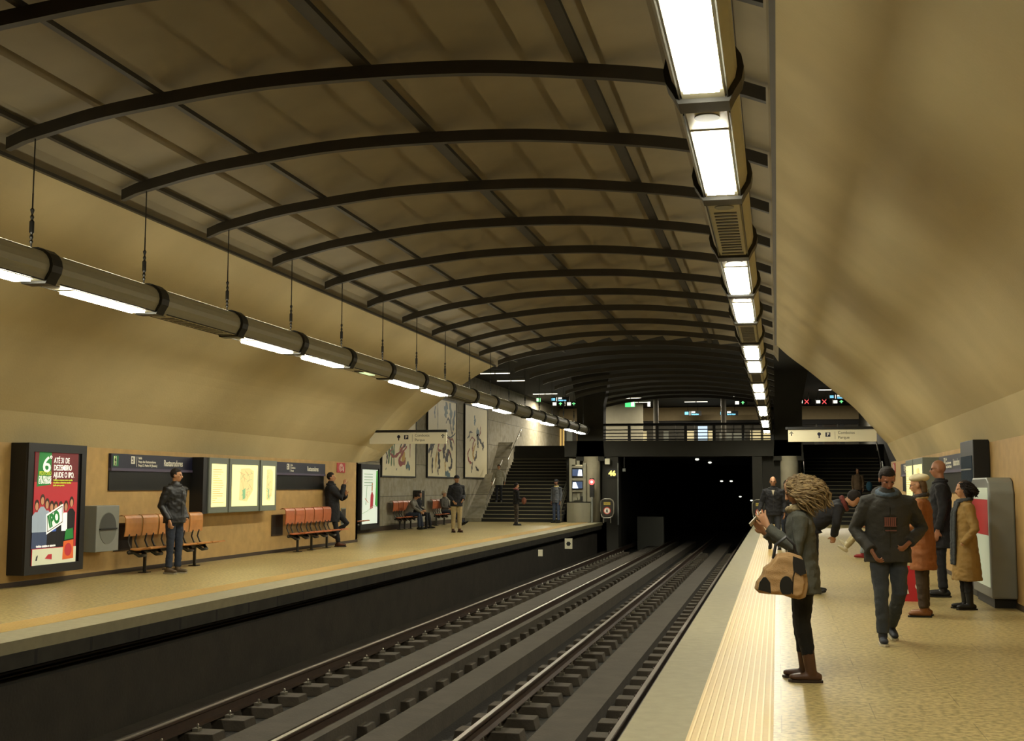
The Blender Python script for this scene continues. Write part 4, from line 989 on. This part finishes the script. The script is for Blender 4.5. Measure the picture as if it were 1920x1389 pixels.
def person(label, loc, heading, h=1.72, vox=.011, lod=1, lean=(0, 0), head=(0, 0, 0), arms=None, legs=None, pelvis=(0, 0, .95), top='jacket', topm=None, hem=.80,
           trm=None, shoem=None, hairm=None, hair='short', bulk=1.0, skin=None, hands=None, extras=None, leg_r=1.0, toes=None, boots=False, sleeve=True, category='person', group=None, flare=1.0, face=True):
    """heading: angle of the facing direction from +Y (0 = away from the camera), local +y is forward"""
    k = h / 1.75
    root = thing('person', label, category, loc, heading, group)
    root.scale = (k, k, k)
    skin = skin or M_skin
    P = V(pelvis)
    U = Matrix.Translation(P) @ Matrix.Rotation(-lean[0], 4, 'X') @ Matrix.Rotation(lean[1], 4, 'Y') @ Matrix.Translation(-P)
    dz = P.z - .95; D = V((P.x, P.y, dz))
    def up(p): return U @ (V(p) + D)
    neck = up((0, -.01, 1.47)); headc = up((0, .02, 1.635))
    HM = Matrix.Translation(headc) @ Matrix.Rotation(-lean[0], 4, 'X') @ Matrix.Rotation(head[1], 4, 'Z') @ Matrix.Rotation(-head[0], 4, 'X') @ Matrix.Rotation(head[2], 4, 'Y')
    HM = HM @ Matrix.Diagonal((.93, .93, .93, 1))
    sh = [up((-.185, 0, 1.40)), up((.185, 0, 1.40))]
    A = arms or [((-.23, -.02, 1.12), (-.22, .05, .86)), ((.23, -.02, 1.12), (.22, .05, .86))]
    A = [(V(a), V(b)) for a, b in A]
    Lg = legs or [((-.10, .02, .50), (-.11, 0, .09)), ((.10, .02, .50), (.11, 0, .09))]
    Lg = [(V(a), V(b)) for a, b in Lg]
    hips = [P + V((-.095, 0, -.04)), P + V((.095, 0, -.04))]
    # --- body, one continuous surface
    b = MB()
    b.ell((0, -.012, .025), (.078, .099, .102), HM); b.ell((0, .022, -.035), (.060, .070, .082), HM); b.ell((0, .052, -.088), (.030, .030, .024), HM)
    if lod <= 2:
        b.tube([HM @ V((0, .084, .012)), HM @ V((0, .103, -.018)), HM @ V((0, .108, -.032))], [.009, .012, .015], n=8)
        for s_ in (-1, 1):
            b.ell((s_ * .079, -.008, -.012), (.012, .024, .034), HM, nu=8, nv=6); b.ell((s_ * .032, .078, .024), (.026, .014, .010), HM, nu=8, nv=5); b.ell((s_ * .038, .062, -.022), (.024, .022, .020), HM, nu=8, nv=6)
        b.ell((0, .080, -.062), (.026, .014, .014), HM, nu=8, nv=6)
    b.tube([neck - (headc - neck) * .4, neck, headc - (headc - neck) * .25], [.062, .056, .054], n=12)
    tors = [(0, 0, .90), (0, 0, 1.02), (0, .0, 1.15), (0, 0, 1.30), (0, -.005, 1.41), (0, -.01, 1.46)]
    tr = [(.15, .105), (.145, .10), (.13, .095), (.15, .10), (.135, .08), (.07, .06)]
    b.tube([up(p) for p in tors], tr, n=16, side=U.to_3x3() @ V((1, 0, 0)))
    for s_ in (0, 1):
        e, w = A[s_]
        b.tube([sh[s_], sh[s_].lerp(e, .5), e, e.lerp(w, .4), w], [.045, .040, .034, .033, .024], n=10)
        kn, an = Lg[s_]
        b.tube([hips[s_], hips[s_].lerp(kn, .5), kn, kn.lerp(an, .35), an], [.078, .064, .048, .046, .032], n=10)
        hd = (hands or [None, None])[s_] or {}
        if hd.get('hide'):
            b.ell(w, (.03, .03, .03)); continue
        d = V(hd['d']) if 'd' in hd else (w - e).normalized()
        nn = V(hd['n']) if 'n' in hd else V((1 if s_ == 0 else -1, 0, 0))
        sg = hd.get('s', 1 if s_ == 0 else -1)
        hand(b, w + d.normalized() * .015, d, nn, sg, hd.get('curl', .5), hd.get('spread', .2))
    bodyo = remesh(b, 'body', vox if lod > 1 else .0062, skin, root, smooth=2 if lod <= 2 else 1)
    if face and lod <= 2:
        for s_ in (-1, 1): MB().ell((s_ * .031, .0865, .004), (.0125, .008, .0068), HM, nu=10, nv=6).build('eye', M_eye, root, smooth=True)
        MB().ell((0, .0935, -.062), (.022, .007, .0065), HM, nu=10, nv=6).build('lips', M_lip, root, smooth=True)
    # --- trousers
    t = MB(); r = leg_r
    t.tube([P + V((0, 0, .06)), P + V((0, 0, -.02)), P + V((0, 0, -.10))], [(.155 * min(r, .98), .112), (.165 * min(r, .98), .118), (.13 * min(r, 1.0), .09)], n=16, side=(1, 0, 0))
    for s_ in (0, 1):
        kn, an = Lg[s_]; dn = (an - kn).normalized(); bot = an - dn * (.02 if not boots else .14)
        t.tube([hips[s_] + V((0, 0, .02)), hips[s_].lerp(kn, .45), kn, kn.lerp(bot, .4), bot], [.088 * min(r, 1.0), .083 * r, .062 * r + .002, (.060 if r > .9 else .056) * max(r, .92), (.058 if r > .9 else .042)], n=14, flat='z')
    if trm: remesh(t, 'trousers', vox, trm, root, smooth=2, nz=.008 if r > .9 else .003, nscale=11)
    # --- shoes
    for s_ in (0, 1):
        kn, an = Lg[s_]; tv = V((toes or [(-.12, 1, 0), (.12, 1, 0)])[s_]).normalized(); dwn = (an - kn).normalized()
        dn = (V((0, 0, -1)) + tv * tv.z); dn = dn.normalized()
        side = tv.cross(dn); q = MB()
        base = an + dn * .045
        q.tube([base - tv * .055, base + tv * .02, base + tv * .10, base + tv * .165], [(.036, .042), (.040, .043), (.044, .034), (.036, .024)], n=12, side=side)
        q.tube([an + dn * .02, an - (an - kn).normalized() * (.04 if not boots else .18)], [.046, .047 if not boots else .056], n=12)
        for i, v in enumerate(q.v):
            dd = (v - an).dot(dn)
            if dd > .083: q.v[i] = v - dn * (dd - .083)
        so = remesh(q, 'shoe', min(vox, .009), shoem or M_black, root, smooth=1)
        if lod <= 2:
            z0 = an + dn * .072
            Mf = Matrix(((side.x, tv.x, -dn.x, z0.x), (side.y, tv.y, -dn.y, z0.y), (side.z, tv.z, -dn.z, z0.z), (0, 0, 0, 1)))
            MB().prism([(-.036, -.09), (.036, -.09), (.042, .0), (.046, .09), (.034, .17), (0, .195), (-.034, .17), (-.046, .09), (-.042, 0)], -.016, .004, Mf).build('sole', (extras or {}).get('sole', M_black), so)
    # --- jacket or coat
    if topm:
        j = MB(); B = bulk; sx = U.to_3x3() @ V((1, 0, 0))
        pts, rr = [], []
        if hem < .88:
            nst = 3 if hem < .7 else 1
            for i in range(nst):
                z = hem + (.88 - hem) * i / nst; f = 1 + (flare - 1) * (1 - i / nst)
                pts.append(P + V((0, .0, z - .95)) if pelvis[2] > .7 else P + V((0, 0, -.02 - .02 * (nst - i)))); rr.append((.178 * B * f, .135 * B * f))
        for z, a, c in ((.93, .176, .132), (1.05, .165, .124), (1.18, .163, .122), (1.30, .178, .126), (1.39, .172, .108), (1.445, .125, .085), (1.485, .075, .068)):
            if z < hem: continue
            pts.append(up((0, 0, z))); rr.append((a * B, c * B))
        j.tube(pts, rr, n=20, side=sx, flat='a')
        for s_ in (0, 1):
            e, w = A[s_]; wl = w - (w - e).normalized() * .005
            j.tube([sh[s_] + (up((0, 0, 1.4)) - sh[s_]) * .25, sh[s_], sh[s_].lerp(e, .5), e, e.lerp(wl, .5), wl], [.062 * B, .069 * B, .060 * B, .054 * B, .049 * B, .045 * B], n=14, flat='z')
        jo = remesh(j, 'coat' if hem < .72 else 'jacket', vox, topm, root, smooth=3, nz=.010, nscale=10)
        if lod <= 2:
            fr = [up((0, .126 * B, z)) + V((0, .0, 0)) for z in (1.0, 1.1, 1.2, 1.3, 1.38)]
            cm = (extras or {}).get('collar', topm)
            c = MB(); n = 14
            cp_ = [up((.085 * B * cos(a), .075 * B * sin(a) - .0, 1.47 + .012 * sin(a) * -1)) for a in [2 * pi * i / n for i in range(n + 1)]]
            c.tube(cp_, [.024] * (n + 1), n=8, cap=False); remesh(c, 'collar', .009, cm, root, smooth=1)
            MB().tube([up((0, .129 * B, z)) for z in (max(hem + .03, .9), 1.05, 1.18, 1.3, 1.37)], [.005] * 5, n=6).build('zip', M_dsteel, root)
    # --- hair, hats
    if hair in ('short', 'long', 'bob', 'thin'):
        g = MB()
        def fn(v):
            if v.y > .02 and v.z < .066: v = V((v.x * .82, v.y * .78, v.z))
            if v.z < -.045 and v.y > -.03: v = V((v.x * .85, v.y * .8, v.z))
            return v
        g.ell((0, -.016, .032), (.088, .105, .104), HM, nu=22, nv=16, fn=fn)
        if hair in ('long', 'bob'):
            zz = -.16 if hair == 'long' else -.08
            g.tube([HM @ V((0, -.04, .06)), HM @ V((0, -.062, -.03)), HM @ V((0, -.06, zz))], [(.085, .06), (.09, .055), (.07, .04)], n=14, side=(1, 0, 0))
        remesh(g, 'hair', .009 if lod <= 2 else .014, hairm, root, smooth=1, nz=.004, nscale=40)
    elif hair == 'beret':
        g = MB(); g.ell((0, -.03, .092), (.122, .138, .062), HM @ Matrix.Rotation(radians(8), 4, 'X'), nu=22, nv=12); g.tube([HM @ V((0, -.05, .145)), HM @ V((0, -.05, .175))], [.005, .004], n=6)
        remesh(g, 'beret', .008, extras['hat'], root, smooth=2)
        g = MB(); g.tube([HM @ V((0, -.05, .07)), HM @ V((0, -.07, -.02)), HM @ V((0, -.07, -.11))], [(.082, .05), (.088, .05), (.07, .035)], n=14, side=(1, 0, 0)); remesh(g, 'hair', .009, hairm, root, smooth=1, nz=.006, nscale=35)
    elif hair in ('cap', 'beanie'):
        g = MB(); g.ell((0, -.01, .058), (.090, .110, .082), HM, nu=20, nv=12)
        if hair == 'cap': g.tube([HM @ V((0, .06, .048)), HM @ V((0, .15, .036))], [(.06, .012), (.045, .008)], n=12, side=HM.to_3x3() @ V((1, 0, 0)))
        remesh(g, 'cap' if hair == 'cap' else 'beanie', .010, extras['hat'], root, smooth=1)
        g = MB(); g.ell((0, -.035, .0), (.082, .085, .07), HM); remesh(g, 'hair', .012, hairm, root)
    elif hair == 'curly':
        spread = extras.get('curl', (.15, .18)); rnd = random.Random(5)
        core = MB(); core.ell((0, -.035, .03), (.098, .115, .108), HM, fn=lambda v: V((v.x * .86, v.y * .72, v.z)) if v.y > .03 and v.z < .06 else v)
        core.ell((0, -.07, -.06), (.11, .085, .11), HM)
        hr = remesh(core, 'hair', .010, hairm, root, smooth=1, nz=.012, nscale=26)
        curls = MB(); curls2 = MB()
        for i in range(extras.get('n', 240)):
            a = rnd.uniform(0, 2 * pi); el = rnd.uniform(-.1, 1.0)
            st = V((cos(a) * .085 * cos(el), sin(a) * .09 * cos(el) - .03, .03 + .095 * sin(el)))
            if st.y > .035 and st.z < .08: continue
            out = V((cos(a), sin(a) - .45, .05)).normalized(); L = rnd.uniform(.18, .34) * extras.get('len', 1); pts = []
            ph = rnd.uniform(0, 6.28); cr = rnd.uniform(.010, .024)
            for q in range(9):
                t_ = q / 8; drop = V((0, -.05 * t_, -L * t_ ** 1.15)); bulge = out * (spread[0] * .46 * (1 - .55 * max(0, el)) * sin(pi * min(1, t_ * .75 + .1)))
                pts.append(HM @ (st + drop + bulge + V((cos(ph + q * 1.5), sin(ph + q * 1.5), .4 * cos(ph + q * 1.5 + 1))) * cr))
            if any((HM.inverted() @ p_).y > .04 and abs((HM.inverted() @ p_).x) < .05 for p_ in pts): continue
            (curls if i % 3 else curls2).tube(pts, [.006, .0075, .008, .008, .008, .0075, .007, .006, .003], n=5)
        curls.build('curls', extras.get('curlm', hairm), hr, smooth=True); curls2.build('dark_curls', hairm, hr, smooth=True)
    if extras:
        if 'glasses' in extras:
            g = MB()
            for s_ in (-1, 1):
                g.tube([HM @ V((s_ * .032 + .022 * cos(a), .094, .003 + .017 * sin(a))) for a in [2 * pi * i / 12 for i in range(13)]], [.0022] * 13, n=6, cap=False)
                g.tube([HM @ V((s_ * .054, .092, .008)), HM @ V((s_ * .08, .0, .008))], [.002] * 2, n=6)
            g.tube([HM @ V((-.01, .096, .008)), HM @ V((.01, .096, .008))], [.002] * 2, n=6); g.build('glasses', M_dsteel, root)
        if 'scarf' in extras:
            g = MB(); n = 14
            g.tube([up((.088 * cos(a), .085 * sin(a), 1.49 - .02 * sin(a))) for a in [2 * pi * i / n for i in range(n + 1)]], [.034] * (n + 1), n=8, cap=False)
            if extras.get('scarf_len'):
                for s_ in (-.05, .05): g.tube([up((s_, .10, 1.46)), up((s_ * 1.1, .155, 1.32)), up((s_ * 1.2, .165, 1.15)), V((s_ * 1.2, .18, extras['scarf_len']))], [(.045, .02)] * 4, n=10, side=(1, 0, 0))
            remesh(g, 'scarf', .009, extras['scarf'], root, smooth=1, nz=.007, nscale=22)
        if 'patch' in extras: extras['patch'](root, up, U)
        if 'hood' in extras:
            g = MB(); n = 12
            g.tube([up((.115 * cos(a), .095 * sin(a) - .035, 1.475 - .045 * sin(a))) for a in [2 * pi * i / n for i in range(n + 1)]], [.038] * (n + 1), n=8, cap=False); remesh(g, 'hood', .010, extras['hood'], root, smooth=2, nz=.006, nscale=20)
    return root
def head_to(px, py, Y): pass
HL = pi / 2        # facing left (-X): local +y -> -X
HR = -pi / 2       # facing right (+X)
HC = pi            # facing the camera
BLK = cloth('black_cloth', '16161a'); LEA = mat('black_leather', '121214', .5); JEAN = cloth('dark_jeans', '28303f'); GJEAN = cloth('grey_jeans', '3a4046'); KHA = cloth('khaki', 'a8956a'); GRY = cloth('grey_cloth', '4c4f50')
HB = cloth('dark_hair', '1c1410'); HBR = cloth('brown_hair', '5a4428'); HGR = cloth('grey_hair', '7a746a')
gz = lambda px, py: (lambda r: EYE + r * (-1.5 / r.z))(at(px, py, 10) - EYE)

# curly haired woman with the handbag, near the edge of the near platform
GRN = cloth('grey_green_jacket', '4a4c44', .8, var=.1)
BOOT = mat('brown_boot', '4e3220', .5, var=.15, scale=12)
W1 = person('woman with curly fair hair in a grey jacket and black leggings, holding her hands up', (.17, 9.93, 0), HL, 1.60, vox=.0085, lod=1, lean=(radians(3), 0), head=(radians(26), radians(4), 0),
            pelvis=(0, -.02, .93), arms=[((-.21, .02, 1.10), (-.12, .27, 1.30)), ((.21, .04, 1.10), (.09, .30, 1.24))],
            hands=[dict(d=(.25, .45, .85), n=(.8, -.3, 0), s=1, curl=.22, spread=1.2), dict(d=(-.3, .6, .7), n=(-.7, -.4, .3), s=-1, curl=.5, spread=.5)],
            legs=[((-.085, .0, .50), (-.10, -.07, .09)), ((.085, .01, .50), (.10, -.02, .09))], toes=[(-.1, 1, 0), (.15, 1, 0)], top='jacket', topm=GRN, hem=.76, flare=1.08, trm=cloth('black_leggings', '101012', .9, .05), leg_r=1.12,
            shoem=BOOT, boots=True, hairm=cloth('fair_brown_hair', '6e5836', .7, .35, 30), hair='curly', bulk=1.02,
            extras=dict(curlm=cloth('fair_curls', '9a8258', .6, .45, 25), n=700, len=1.0, curl=(.24, .2), scarf=cloth('floral_scarf', 'a8946c', .9, .5, 60), sole=mat('boot_sole', '2a1c12')))
mb = MB().box((-.035, -.004, -.07), (.035, .004, .07)); ph = mb.build('mobile_phone', M_white, label='small pale mobile phone held in the hands of the curly haired woman', cat='phone'); ph.location = (-.17, 9.93, 1.25); ph.rotation_euler = (radians(40), radians(20), radians(80))
# handbag hanging from her forearm
TAN = cloth('tan_canvas', 'a8865a', .8, .12)
hb = thing('handbag', 'tan canvas handbag with black oval patches hanging from the forearm of the curly haired woman', 'handbag', (.03, 9.62, .68), radians(6))
OUT = [(-.21, .045), (-.18, .015), (.0, .0), (.12, -.03), (.165, -.01), (.185, .09), (.165, .22), (.14, .30), (.04, .325), (-.04, .315), (-.10, .24), (-.15, .20), (-.16, .15), (-.20, .10)]
mb = MB(); mb.prism(OUT, -.055, .055, FL); mb.prism([(a * .86 - .005, .15 + (b - .15) * .86) for a, b in OUT], -.085, .085, FL)
bag = remesh(mb, 'bag_body', .008, TAN, hb, smooth=6, nz=.006, nscale=12)
def patch(pts, m, nm='patch', dd=.078): MB().prism(pts, dd, dd + .012, FL).build(nm, m, hb, smooth=False)
def oval(cx, cz, rx, rz, z0=-1, n=20): return [(cx + rx * cos(2 * pi * i / n), max(z0, cz + rz * sin(2 * pi * i / n))) for i in range(n)]
patch([(-.195, .045), (-.10, .02), (-.105, .10), (-.135, .14), (-.155, .14), (-.185, .10)], M_black)
patch(oval(.015, .075, .05, .075, .012), M_black)
patch([(.07, .30), (.15, .27), (.165, .17), (.12, .155), (.07, .19), (.065, .25)], LEA, 'flap')
for s_ in (-1, 1):
    MB().tube([(-.07, s_ * .03, .28), (-.05, s_ * .03, .38), (0.03, s_ * .02, .44), (.09, s_ * .03, .38), (.10, s_ * .03, .28)], [.009] * 5, n=8).build('handle', LEA, hb, smooth=True)
MB().tube([(.06, -.088, .02), (.065, -.09, .14), (.08, -.088, .19)], [.004] * 3, n=6).build('seam', M_black, hb)

# walking man in the hooded jacket
HOOD = cloth('charcoal_hooded_jacket', '34332e', .85, .12)
def chest_print(root, up, U):
    M = Matrix.Translation(up((0, .182, 1.22))) @ U.to_3x3().to_4x4() @ frame((0, 0, 0), (-1, 0, 0), ZU)
    q = MB()
    for i in range(6): q.box((-.055 + i * .019, -.035, 0), (-.041 + i * .019, .045, .006), None, M)
    q.box((-.06, -.04, 0), (.06, -.034, .006), None, M).box((-.06, .045, 0), (.06, .051, .006), None, M).box((-.05, -.085, 0), (.06, -.075, .006), None, M)
    q.build('chest_print', mat('dull_pink_print', '7a4a3e', .7), root)
person('man walking towards the camera in a charcoal hooded jacket and grey jeans, head bowed', (1.04, 12.45, 0), HC + radians(4), 1.70, vox=.009, lod=1, lean=(radians(6), 0), head=(radians(22), radians(8), 0),
       arms=[((-.36, -.14, 1.13), (-.19, .12, 1.0)), ((.31, -.04, 1.12), (.18, .17, .92))], hands=[dict(d=(.35, .2, -.3), n=(1, -.2, 0), s=1, curl=.7), dict(d=(-.3, .2, -.6), curl=.7)],
       legs=[((-.10, .04, .50), (-.06, -.28, .15)), ((.09, .12, .50), (.085, .12, .09))], toes=[(-.1, 1, -.35), (.05, 1, 0)], topm=HOOD, hem=.80, trm=GJEAN, shoem=mat('navy_trainer', '1c222e', .6), hairm=HB, hair='short', skin=mat('skin_tan', '96644a', .55), bulk=1.3, leg_r=1.12,
       extras=dict(hood=HOOD, scarf=cloth('blue_grey_scarf', '4a5a68', .9), patch=chest_print, sole=mat('white_sole', 'c8c0a8', .6)))
# woman in beret
BROWN = cloth('rust_coat', '8a5224', .8, .22, 5)
person('woman in a cream beret and rust-orange coat with brown trousers', (1.66, 15.1, 0), HL - radians(12), 1.64, vox=.010, lod=2, lean=(radians(2), 0), head=(radians(10), 0, 0),
       arms=[((-.24, .02, 1.12), (-.05, .22, 1.12)), ((.24, .02, 1.12), (.06, .24, 1.08))], topm=BROWN, hem=.58, flare=1.1, trm=cloth('brown_trousers', '3c2e1e'), shoem=mat('tan_shoe', '7a4a22', .5), hairm=HBR, hair='beret', bulk=1.12, leg_r=1.15,
       toes=[(-.3, 1, 0), (.1, 1, 0)], extras=dict(hat=cloth('cream_wool', 'd0c6a4', .9, .06), collar=cloth('cream_collar', 'b09c68'), scarf=cloth('dark_scarf', '2c2620'), glasses=1))
# tall bald man in black
person('tall balding man with glasses in a long black coat, behind the woman in the beret', (2.22, 17.9, 0), HL - radians(5), 1.88, vox=.011, lod=2, head=(radians(4), 0, 0), topm=BLK, hem=.62, flare=1.05, trm=BLK, shoem=M_black, hair='none', bulk=1.1,
       skin=mat('ruddy_skin', 'a06e50', .5), extras=dict(glasses=1))
# woman in tan coat
TANC = cloth('tan_coat', '94763e', .8, .15, 6)
person('woman with dark curly hair in a long tan coat and long grey scarf', (2.28, 16.1, 0), HL + radians(8), 1.58, vox=.010, lod=2, head=(radians(2), radians(4), 0),
       arms=[((-.25, -.06, 1.10), (-.20, .10, .90)), ((.25, -.06, 1.10), (.20, .10, .90))], hands=[dict(hide=1), dict(hide=1)], topm=TANC, hem=.40, flare=1.32, trm=BLK, leg_r=1.0, shoem=M_black, boots=True, hair='curly', hairm=HB, bulk=1.12,
       extras=dict(n=200, len=.5, curl=(.14, .14), curlm=HB, scarf=cloth('grey_scarf', '34383a'), scarf_len=.62))
# person in dark beanie, mostly hidden
person('person in a dark beanie and black jacket, half hidden behind the woman in the beret', (2.16, 19.9, 0), HL, 1.68, vox=.013, lod=3, topm=BLK, hem=.75, trm=BLK, hair='beanie', hairm=HB, extras=dict(hat=BLK))
# person in dark coat leaning forward behind the curly woman
person('person in a dark coat bending forward behind the curly haired woman', (.47, 18.0, 0), HR - radians(4), 1.78, vox=.013, lod=3, lean=(radians(56), 0), head=(radians(-18), 0, 0), topm=BLK, hem=.82, trm=BLK, hair='short', hairm=HB, bulk=1.12,
       arms=[((-.22, .34, .98), (-.08, .30, .80)), ((.22, .34, .98), (.08, .30, .80))], extras=dict(scarf=cloth('dull_red_scarf', '6a2c22')))
# seated pair on the near platform bench, legs stretched out
def seated(label, loc, heading, h=1.7, legs=None, lean=(radians(-4), 0), head=(0, 0, 0), arms=None, **k):
    return person(label, loc, heading, h, pelvis=(0, 0, .55), lean=lean, head=head, legs=legs or [((-.11, .44, .52), (-.12, .50, .09)), ((.11, .44, .52), (.12, .46, .09))],
                  arms=arms or [((-.24, .02, .74), (-.10, .26, .66)), ((.24, .02, .74), (.10, .26, .66))], hem=.87, **k)
person('seated person with cream trousers and white trainers stretched out over the platform', (2.22, 28.7, 0), HL, 1.75, pelvis=(0, 0, .55), lean=(radians(-8), 0), legs=[((-.10, .42, .50), (-.08, .74, .14)), ((.10, .42, .52), (.04, .70, .24))], toes=[(-.2, .8, .5), (.1, .7, .6)], vox=.013, lod=3,
       arms=[((-.24, .02, .74), (-.10, .26, .66)), ((.24, .02, .74), (.10, .26, .66))], hem=.87, topm=GRY, trm=cloth('cream_trousers', 'a89a70'), shoem=mat('white_trainer', 'c8c0a4', .6), hair='short', hairm=HBR)
seated('seated person with pale jeans and red shoes on the near platform bench', (2.24, 27.2, 0), HL, 1.72, vox=.013, lod=3, topm=BLK, trm=cloth('pale_jeans', '8a9498'), shoem=mat('red_shoe', '8a1c20', .6), hair='short', hairm=HB)
# bald man walking towards the camera
person('bald man in a black jacket walking towards the camera along the yellow strip', (-.10, 30.3, 0), HC, 1.75, vox=.011, lod=2, head=(0, 0, 0), topm=BLK, hem=.82, bulk=1.2, trm=cloth('charcoal_trousers', '2e3034'), hair='none', shoem=M_black,
       arms=[((-.27, -.02, 1.12), (-.26, .06, .88)), ((.28, -.02, 1.12), (.34, .10, .90))], legs=[((-.10, .10, .50), (-.12, .12, .09)), ((.10, .0, .50), (.09, -.22, .14))], toes=[(-.1, 1, 0), (.1, 1, -.3)],
       extras=dict(glasses=1, patch=lambda root, up, U: MB().prism([(-.035, 0), (.035, 0), (0, -.13)], 0, .006, Matrix.Translation(up((0, .158, 1.43))) @ frame((0, 0, 0), (-1, 0, 0), ZU)).build('shirt_front', cloth('white_shirt', 'c8c0a8'), root)))
person('young woman in black with a phone, walking just behind the bald man', (.24, 32.0, 0), HC + radians(6), 1.68, vox=.011, lod=2, topm=BLK, hem=.8, trm=JEAN, hair='long', hairm=HB, arms=[((-.24, 0, 1.1), (-.1, .22, .98)), ((.22, -.02, 1.12), (.22, .05, .86))], hands=[dict(d=(.4, .7, .3), curl=.7), None])
t = MB().box((-.03, -.005, -.05), (.03, .005, .05)).build('mobile_phone', M_white, label='small white phone in the hand of the young woman in black', cat='phone'); t.location = (.33, 31.72, 1.02); t.rotation_euler = (radians(-30), 0, 0)
# person on the right stairs
person('person in a brown jacket with a blue bag walking down the right-hand stairs', (3.25, 52.25, .64), HC, 1.65, vox=.016, lod=3, topm=cloth('brown_jacket', '6a563e'), trm=BLK, hair='short', hairm=HB)
MB().ell((0, 0, 0), (.13, .1, .2)).build('shoulder_bag', cloth('blue_bag', '2e5a70'), smooth=True, label='blue bag at the side of the person on the right-hand stairs', cat='bag').location = (3.70, 52.2, 1.55)

# ---------------- far platform
person('man in a shiny black jacket and dark jeans standing before the first bench', (-10.16, 19.36, 0), HR - radians(14), 1.80, vox=.010, lod=2, head=(radians(3), radians(24), 0), topm=LEA, hem=.84, bulk=1.2, trm=JEAN, shoem=mat('brown_trainer', '5a4a36', .6), hair='short', hairm=HB,
       arms=[((-.24, -.06, 1.12), (-.20, .08, .90)), ((.25, -.07, 1.12), (.21, .08, .88))], hands=[dict(hide=1), dict(d=(0, .3, -1), curl=.8)], extras=dict(sole=mat('pale_sole', '9a9280', .6)))
person('man in a long dark coat leaning on the wall with one knee bent', (-10.76, 28.95, 0), HR - radians(-12), 1.84, vox=.011, lod=2, lean=(radians(-5), 0), pelvis=(0, -.12, .95), topm=BLK, hem=.58, bulk=1.3, flare=1.0, trm=BLK, shoem=mat('brown_shoe', '5a3420', .5), hair='short', hairm=HB,
       arms=[((-.25, .10, 1.12), (-.04, .19, 1.22)), ((.22, .12, 1.14), (.05, .15, 1.46))], hands=[dict(d=(.4, .0, .9), curl=.8), dict(d=(-.2, .2, 1), curl=.6)],
       legs=[((-.10, .22, .54), (-.11, -.10, .30)), ((.10, -.02, .50), (.11, .05, .09))], toes=[(-.1, 1, -.6), (.1, 1, 0)])
seated('person in a grey hooded top bending forward on the far bench', (-12.62, 40.9, 0), HR, 1.75, vox=.014, lod=3, lean=(radians(28), 0), head=(radians(25), 0, 0), topm=cloth('light_grey_top', '77746a'), trm=JEAN, hair='short', hairm=HB, arms=[((-.22, .30, .76), (-.08, .5, .62)), ((.22, .30, .76), (.08, .5, .62))])
seated('person in black with dark hair sitting upright beside the grey hooded top', (-12.62, 42.0, 0), HR - radians(8), 1.72, vox=.014, lod=3, lean=(radians(8), 0), topm=BLK, trm=BLK, hair='bob', hairm=cloth('dark_brown_hair', '2a1c14'))
person('person in a white cap and grey jacket sitting with legs stretched out', (-12.64, 45.9, 0), HR - radians(20), 1.72, pelvis=(0, 0, .55), lean=(radians(-6), 0), legs=[((-.10, .44, .48), (-.10, .85, .12)), ((.10, .44, .46), (.10, .90, .10))], toes=[(-.2, .8, .5), (.2, .8, .5)],
       arms=[((-.24, .02, .74), (-.10, .26, .66)), ((.24, .02, .74), (.10, .26, .66))], hem=.87, vox=.014, lod=3, topm=cloth('grey_jacket_b', '55524a'), trm=JEAN, shoem=M_black, hair='cap', hairm=HGR, extras=dict(hat=cloth('white_cap', 'c8c0a8')))
person('man in a black jacket, dark cap and khaki trousers standing near the far benches', (-10.3, 38.8, 0), HC + radians(38), 1.86, vox=.012, lod=2, topm=BLK, hem=.80, bulk=1.15, trm=KHA, leg_r=1.15, shoem=mat('red_brown_shoe', '4a2418', .5), hair='cap', hairm=HGR, extras=dict(hat=BLK),
       arms=[((-.26, -.04, 1.12), (-.14, .18, 1.0)), ((.26, -.04, 1.12), (.18, .16, .96))])
person('person in a white jacket coming down the left-hand stairs by the handrail', (-11.95, 52.25, .64 + .16), HC, 1.66, vox=.014, lod=3, topm=cloth('white_jacket', '9a9684'), trm=BLK, hair='short', hairm=HB, bulk=1.1, arms=[((-.28, -.02, 1.14), (-.30, .08, .95)), ((.28, -.02, 1.14), (.30, .08, .95))])
person('woman in floral leggings and a dark top standing at the foot of the left-hand stairs', (-9.9, 46.3, 0), HR - radians(-30), 1.64, vox=.013, lod=2, topm=BLK, hem=.86, leg_r=.9, trm=cloth('floral_leggings', '5a5046', .8, .85, 22), shoem=M_black, hair='short', hairm=HB,
       arms=[((-.22, .02, 1.12), (-.06, .24, 1.08)), ((.22, .02, 1.12), (.08, .24, 1.05))], extras=dict(scarf=cloth('pink_scarf', '8a4a4a')))
MB().ell((0, 0, 0), (.10, .07, .13)).build('shoulder_bag', cloth('tan_bag', '7a4a34'), smooth=True, label='brown bag held by the woman in floral leggings', cat='bag').location = (-9.55, 46.1, .95)
person('man in a grey jacket and blue jeans standing beside the monitor booth', (-9.0, 50.1, 0), HC - radians(25), 1.80, vox=.013, lod=2, topm=cloth('blue_grey_jacket', '50545a'), hem=.80, trm=cloth('blue_jeans', '3a4660'), shoem=M_black, hair='cap', hairm=HB, skin=M_skin2, extras=dict(hat=BLK, collar=cloth('yellow_collar', 'b0a060')))

bpy.data.scenes.remove(BENCH)
